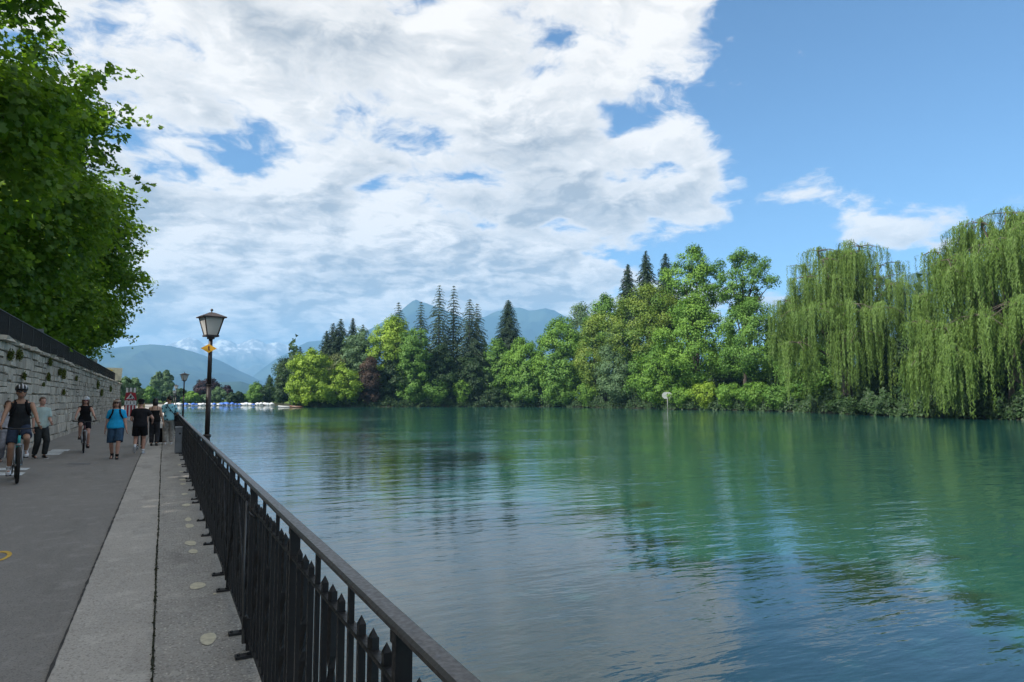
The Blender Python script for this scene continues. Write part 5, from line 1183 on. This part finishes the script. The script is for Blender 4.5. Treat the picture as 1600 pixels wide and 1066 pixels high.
# covered boats moored along the far shore
TARP = {'blue': simple('tarp_blue', (.02, .10, .42), .6, vary=.2), 'white': simple('tarp_white', (.42, .44, .46), .6, vary=.1), 'grey': simple('tarp_grey', (.32, .36, .42), .6, vary=.2)}
HULL = simple('boat_hull', (.34, .35, .36), .4, vary=.1); HULL_B = simple('boat_hull_wood', (.12, .05, .025), .4, vary=.2)
def boat_parts():
    h_ = MB(); R = []
    for y, w_, zk, zg in ((-2.4, .78, -.25, .62), (-1.6, .95, -.3, .60), (-.4, 1.0, -.32, .62), (.8, .92, -.28, .68), (1.8, .60, -.15, .78), (2.5, .22, .1, .90), (2.75, .03, .45, .95)):
        R.append([(-w_, y, zg), (-w_*.85, y, (zk+zg)*.4), (-w_*.35, y, zk), (w_*.35, y, zk), (w_*.85, y, (zk+zg)*.4), (w_, y, zg)])
    h_.loft(R); c = MB(); R = []
    for y, w_, zg, zt in ((-2.42, .80, .58, .72), (-1.5, .97, .58, 1.15), (-.2, 1.03, .60, 1.34), (.9, .93, .66, 1.22), (1.9, .58, .76, .98), (2.5, .24, .88, .95)):
        R.append([(-w_, y, zg-.12), (-w_, y, zg+.05), (-w_*.45, y, zg+.05+(zt-zg)*.72), (0, y, zt), (w_*.45, y, zg+.05+(zt-zg)*.72), (w_, y, zg+.05), (w_, y, zg-.12)])
    c.loft(R); return h_.mesh('hull'), c
hm, cm = boat_parts(); hm.materials.append(HULL); hm2 = hm.copy(); hm2.materials.clear(); hm2.materials.append(HULL_B)
CM = {}
for kx in TARP: CM[kx] = cm.mesh('cover'); CM[kx].materials.append(TARP[kx])
r_ = np.random.default_rng(8)
seq = ['white', 'blue', 'white', 'white', 'blue', 'blue', 'white', 'blue', 'blue', 'white', 'white', 'white', 'grey', 'blue', 'white', 'blue', 'blue', 'white', 'blue', 'blue', 'blue', 'white', 'grey', 'white', 'blue', 'white', 'white', 'white', 'grey', 'white']
for i, kx in enumerate(seq):
    x = 262+i*5.6+r_.normal(0, .5); dd = shore(x)-9-r_.uniform(0, 2); q = hdir(x)*dd
    o = empty('moored_boat', (q[0], q[1], WZ), math.atan2(-q[0], q[1])+r_.normal(.35, .25)); sc = r_.uniform(.62, .95); o.scale = (sc, sc, sc*r_.uniform(.9, 1.2))
    tag(o, {'blue': 'small moored boat under a blue tarpaulin in the far row', 'white': 'small white-covered moored boat in the far row', 'grey': 'small moored boat under a grey-blue cover in the far row'}[kx], 'boat', kx+' covered boats moored on the far shore')
    inst('hull', hm, o); inst('cover', CM[kx], o)
for x, dd in ((446, 217), (464, 214.2)):
    q = hdir(x)*dd; o = empty('rowing_boat', (q[0], q[1], WZ), math.atan2(-q[0], q[1])+1.2); o.scale = (.8, .8, .6); tag(o, 'low pale boat moored under the overhanging trees of the point' if x < 455 else 'brown wooden boat under the lime-green tree at the point', 'boat'); inst('hull', hm if x < 455 else hm2, o)
    b = MB(); b.box((0, -.5, .5), (1.7, .3, .05)); b.build('thwart', HULL_B, o)
# white octagonal river sign seen from behind
x = 1042; dd = shore(x)-3.2; q = hdir(x)*dd; s = depth((q[0], q[1], 1))/F; o = empty('river_sign', (q[0], q[1], WZ), facing(q)); tag(o, 'pale octagonal sign board on a post standing in the water', 'sign')
zc = zat(x, 618, dd)-WZ; wv, hv = 7.2*s, 5.2*s
b = MB(); b.prism([(-wv, -hv*.4+zc), (-wv*.55, -hv+zc), (wv*.75, -hv+zc), (wv, -hv*.7+zc), (wv, hv*.6+zc), (wv*.6, hv+zc), (-wv*.55, hv+zc), (-wv, hv*.4+zc)], 0, .05); b.build('board', simple('sign_back_white', (.24, .27, .265), .6, vary=.08), o)
b = MB(); b.tube([(.12, -.06, -1.2), (.12, -.06, zc+hv*.9)], .09, 8); b.build('post', simple('sign_post', (.2, .21, .21), .6), o)
b = MB(); b.box((0, -.025, zc), (wv*1.7, .04, .07)); b.build('crossbar', simple('crossbar_grey', (.30, .31, .31), .7), o)
# chalet on the far shore
x = 233; dd = shore(x)+6; q = hdir(x)*dd; s = depth((q[0], q[1], 2))/F; o = empty('chalet', (q[0], q[1], .5), facing(q)+.25); tag(o, 'small chalet with a broad dark gabled roof on the far shore', 'house')
W_, ze, zr, D_ = 10.5*s, zat(x, 627.5, dd)-.5, zat(x, 613.5, dd)-.5, 9.0
b = MB(); b.box((0, D_/2, ze/2-.2), (2*W_*.84, D_*.9, ze+.4)); b.prism([(-W_*.84, ze), (W_*.84, ze), (0, zr-.35)], .45+D_*.0, .45+D_*.9); wl = b.build('wall', simple('chalet_wood', (.16, .11, .08), .9, vary=.3, scale=2), o)
b = MB(); t_ = .25
for sg in (-1, 1):
    b.add([(0, -.4, zr), (sg*W_*1.08, -.4, ze-.25), (sg*W_*1.08, D_+.4, ze-.25), (0, D_+.4, zr), (0, -.4, zr-t_), (sg*W_*1.08, -.4, ze-.25-t_), (sg*W_*1.08, D_+.4, ze-.25-t_), (0, D_+.4, zr-t_)], [(0, 1, 2, 3), (7, 6, 5, 4), (0, 4, 5, 1), (1, 5, 6, 2), (2, 6, 7, 3)])
b.build('roof', simple('chalet_roof', (.13, .11, .10), .9, vary=.25, scale=3), o)
for x_, z_ in ((-2.0, .9), (0, .9), (2.0, .9), (0, 2.6)):
    wf = MB(); wf.box((x_*.9, .44, z_+.3), (1.0, .12, 1.0)); f_ = wf.build('window', WHITE, o); g_ = MB(); g_.box((x_*.9, .37, z_+.3), (.8, .04, .8)); g_.build('pane', simple('window_glass', (.03, .04, .05), .1), f_)
b = MB(); b.box((0, .1, 1.75), (W_*1.5, .7, .12)); b.build('balcony', WHITE, o)
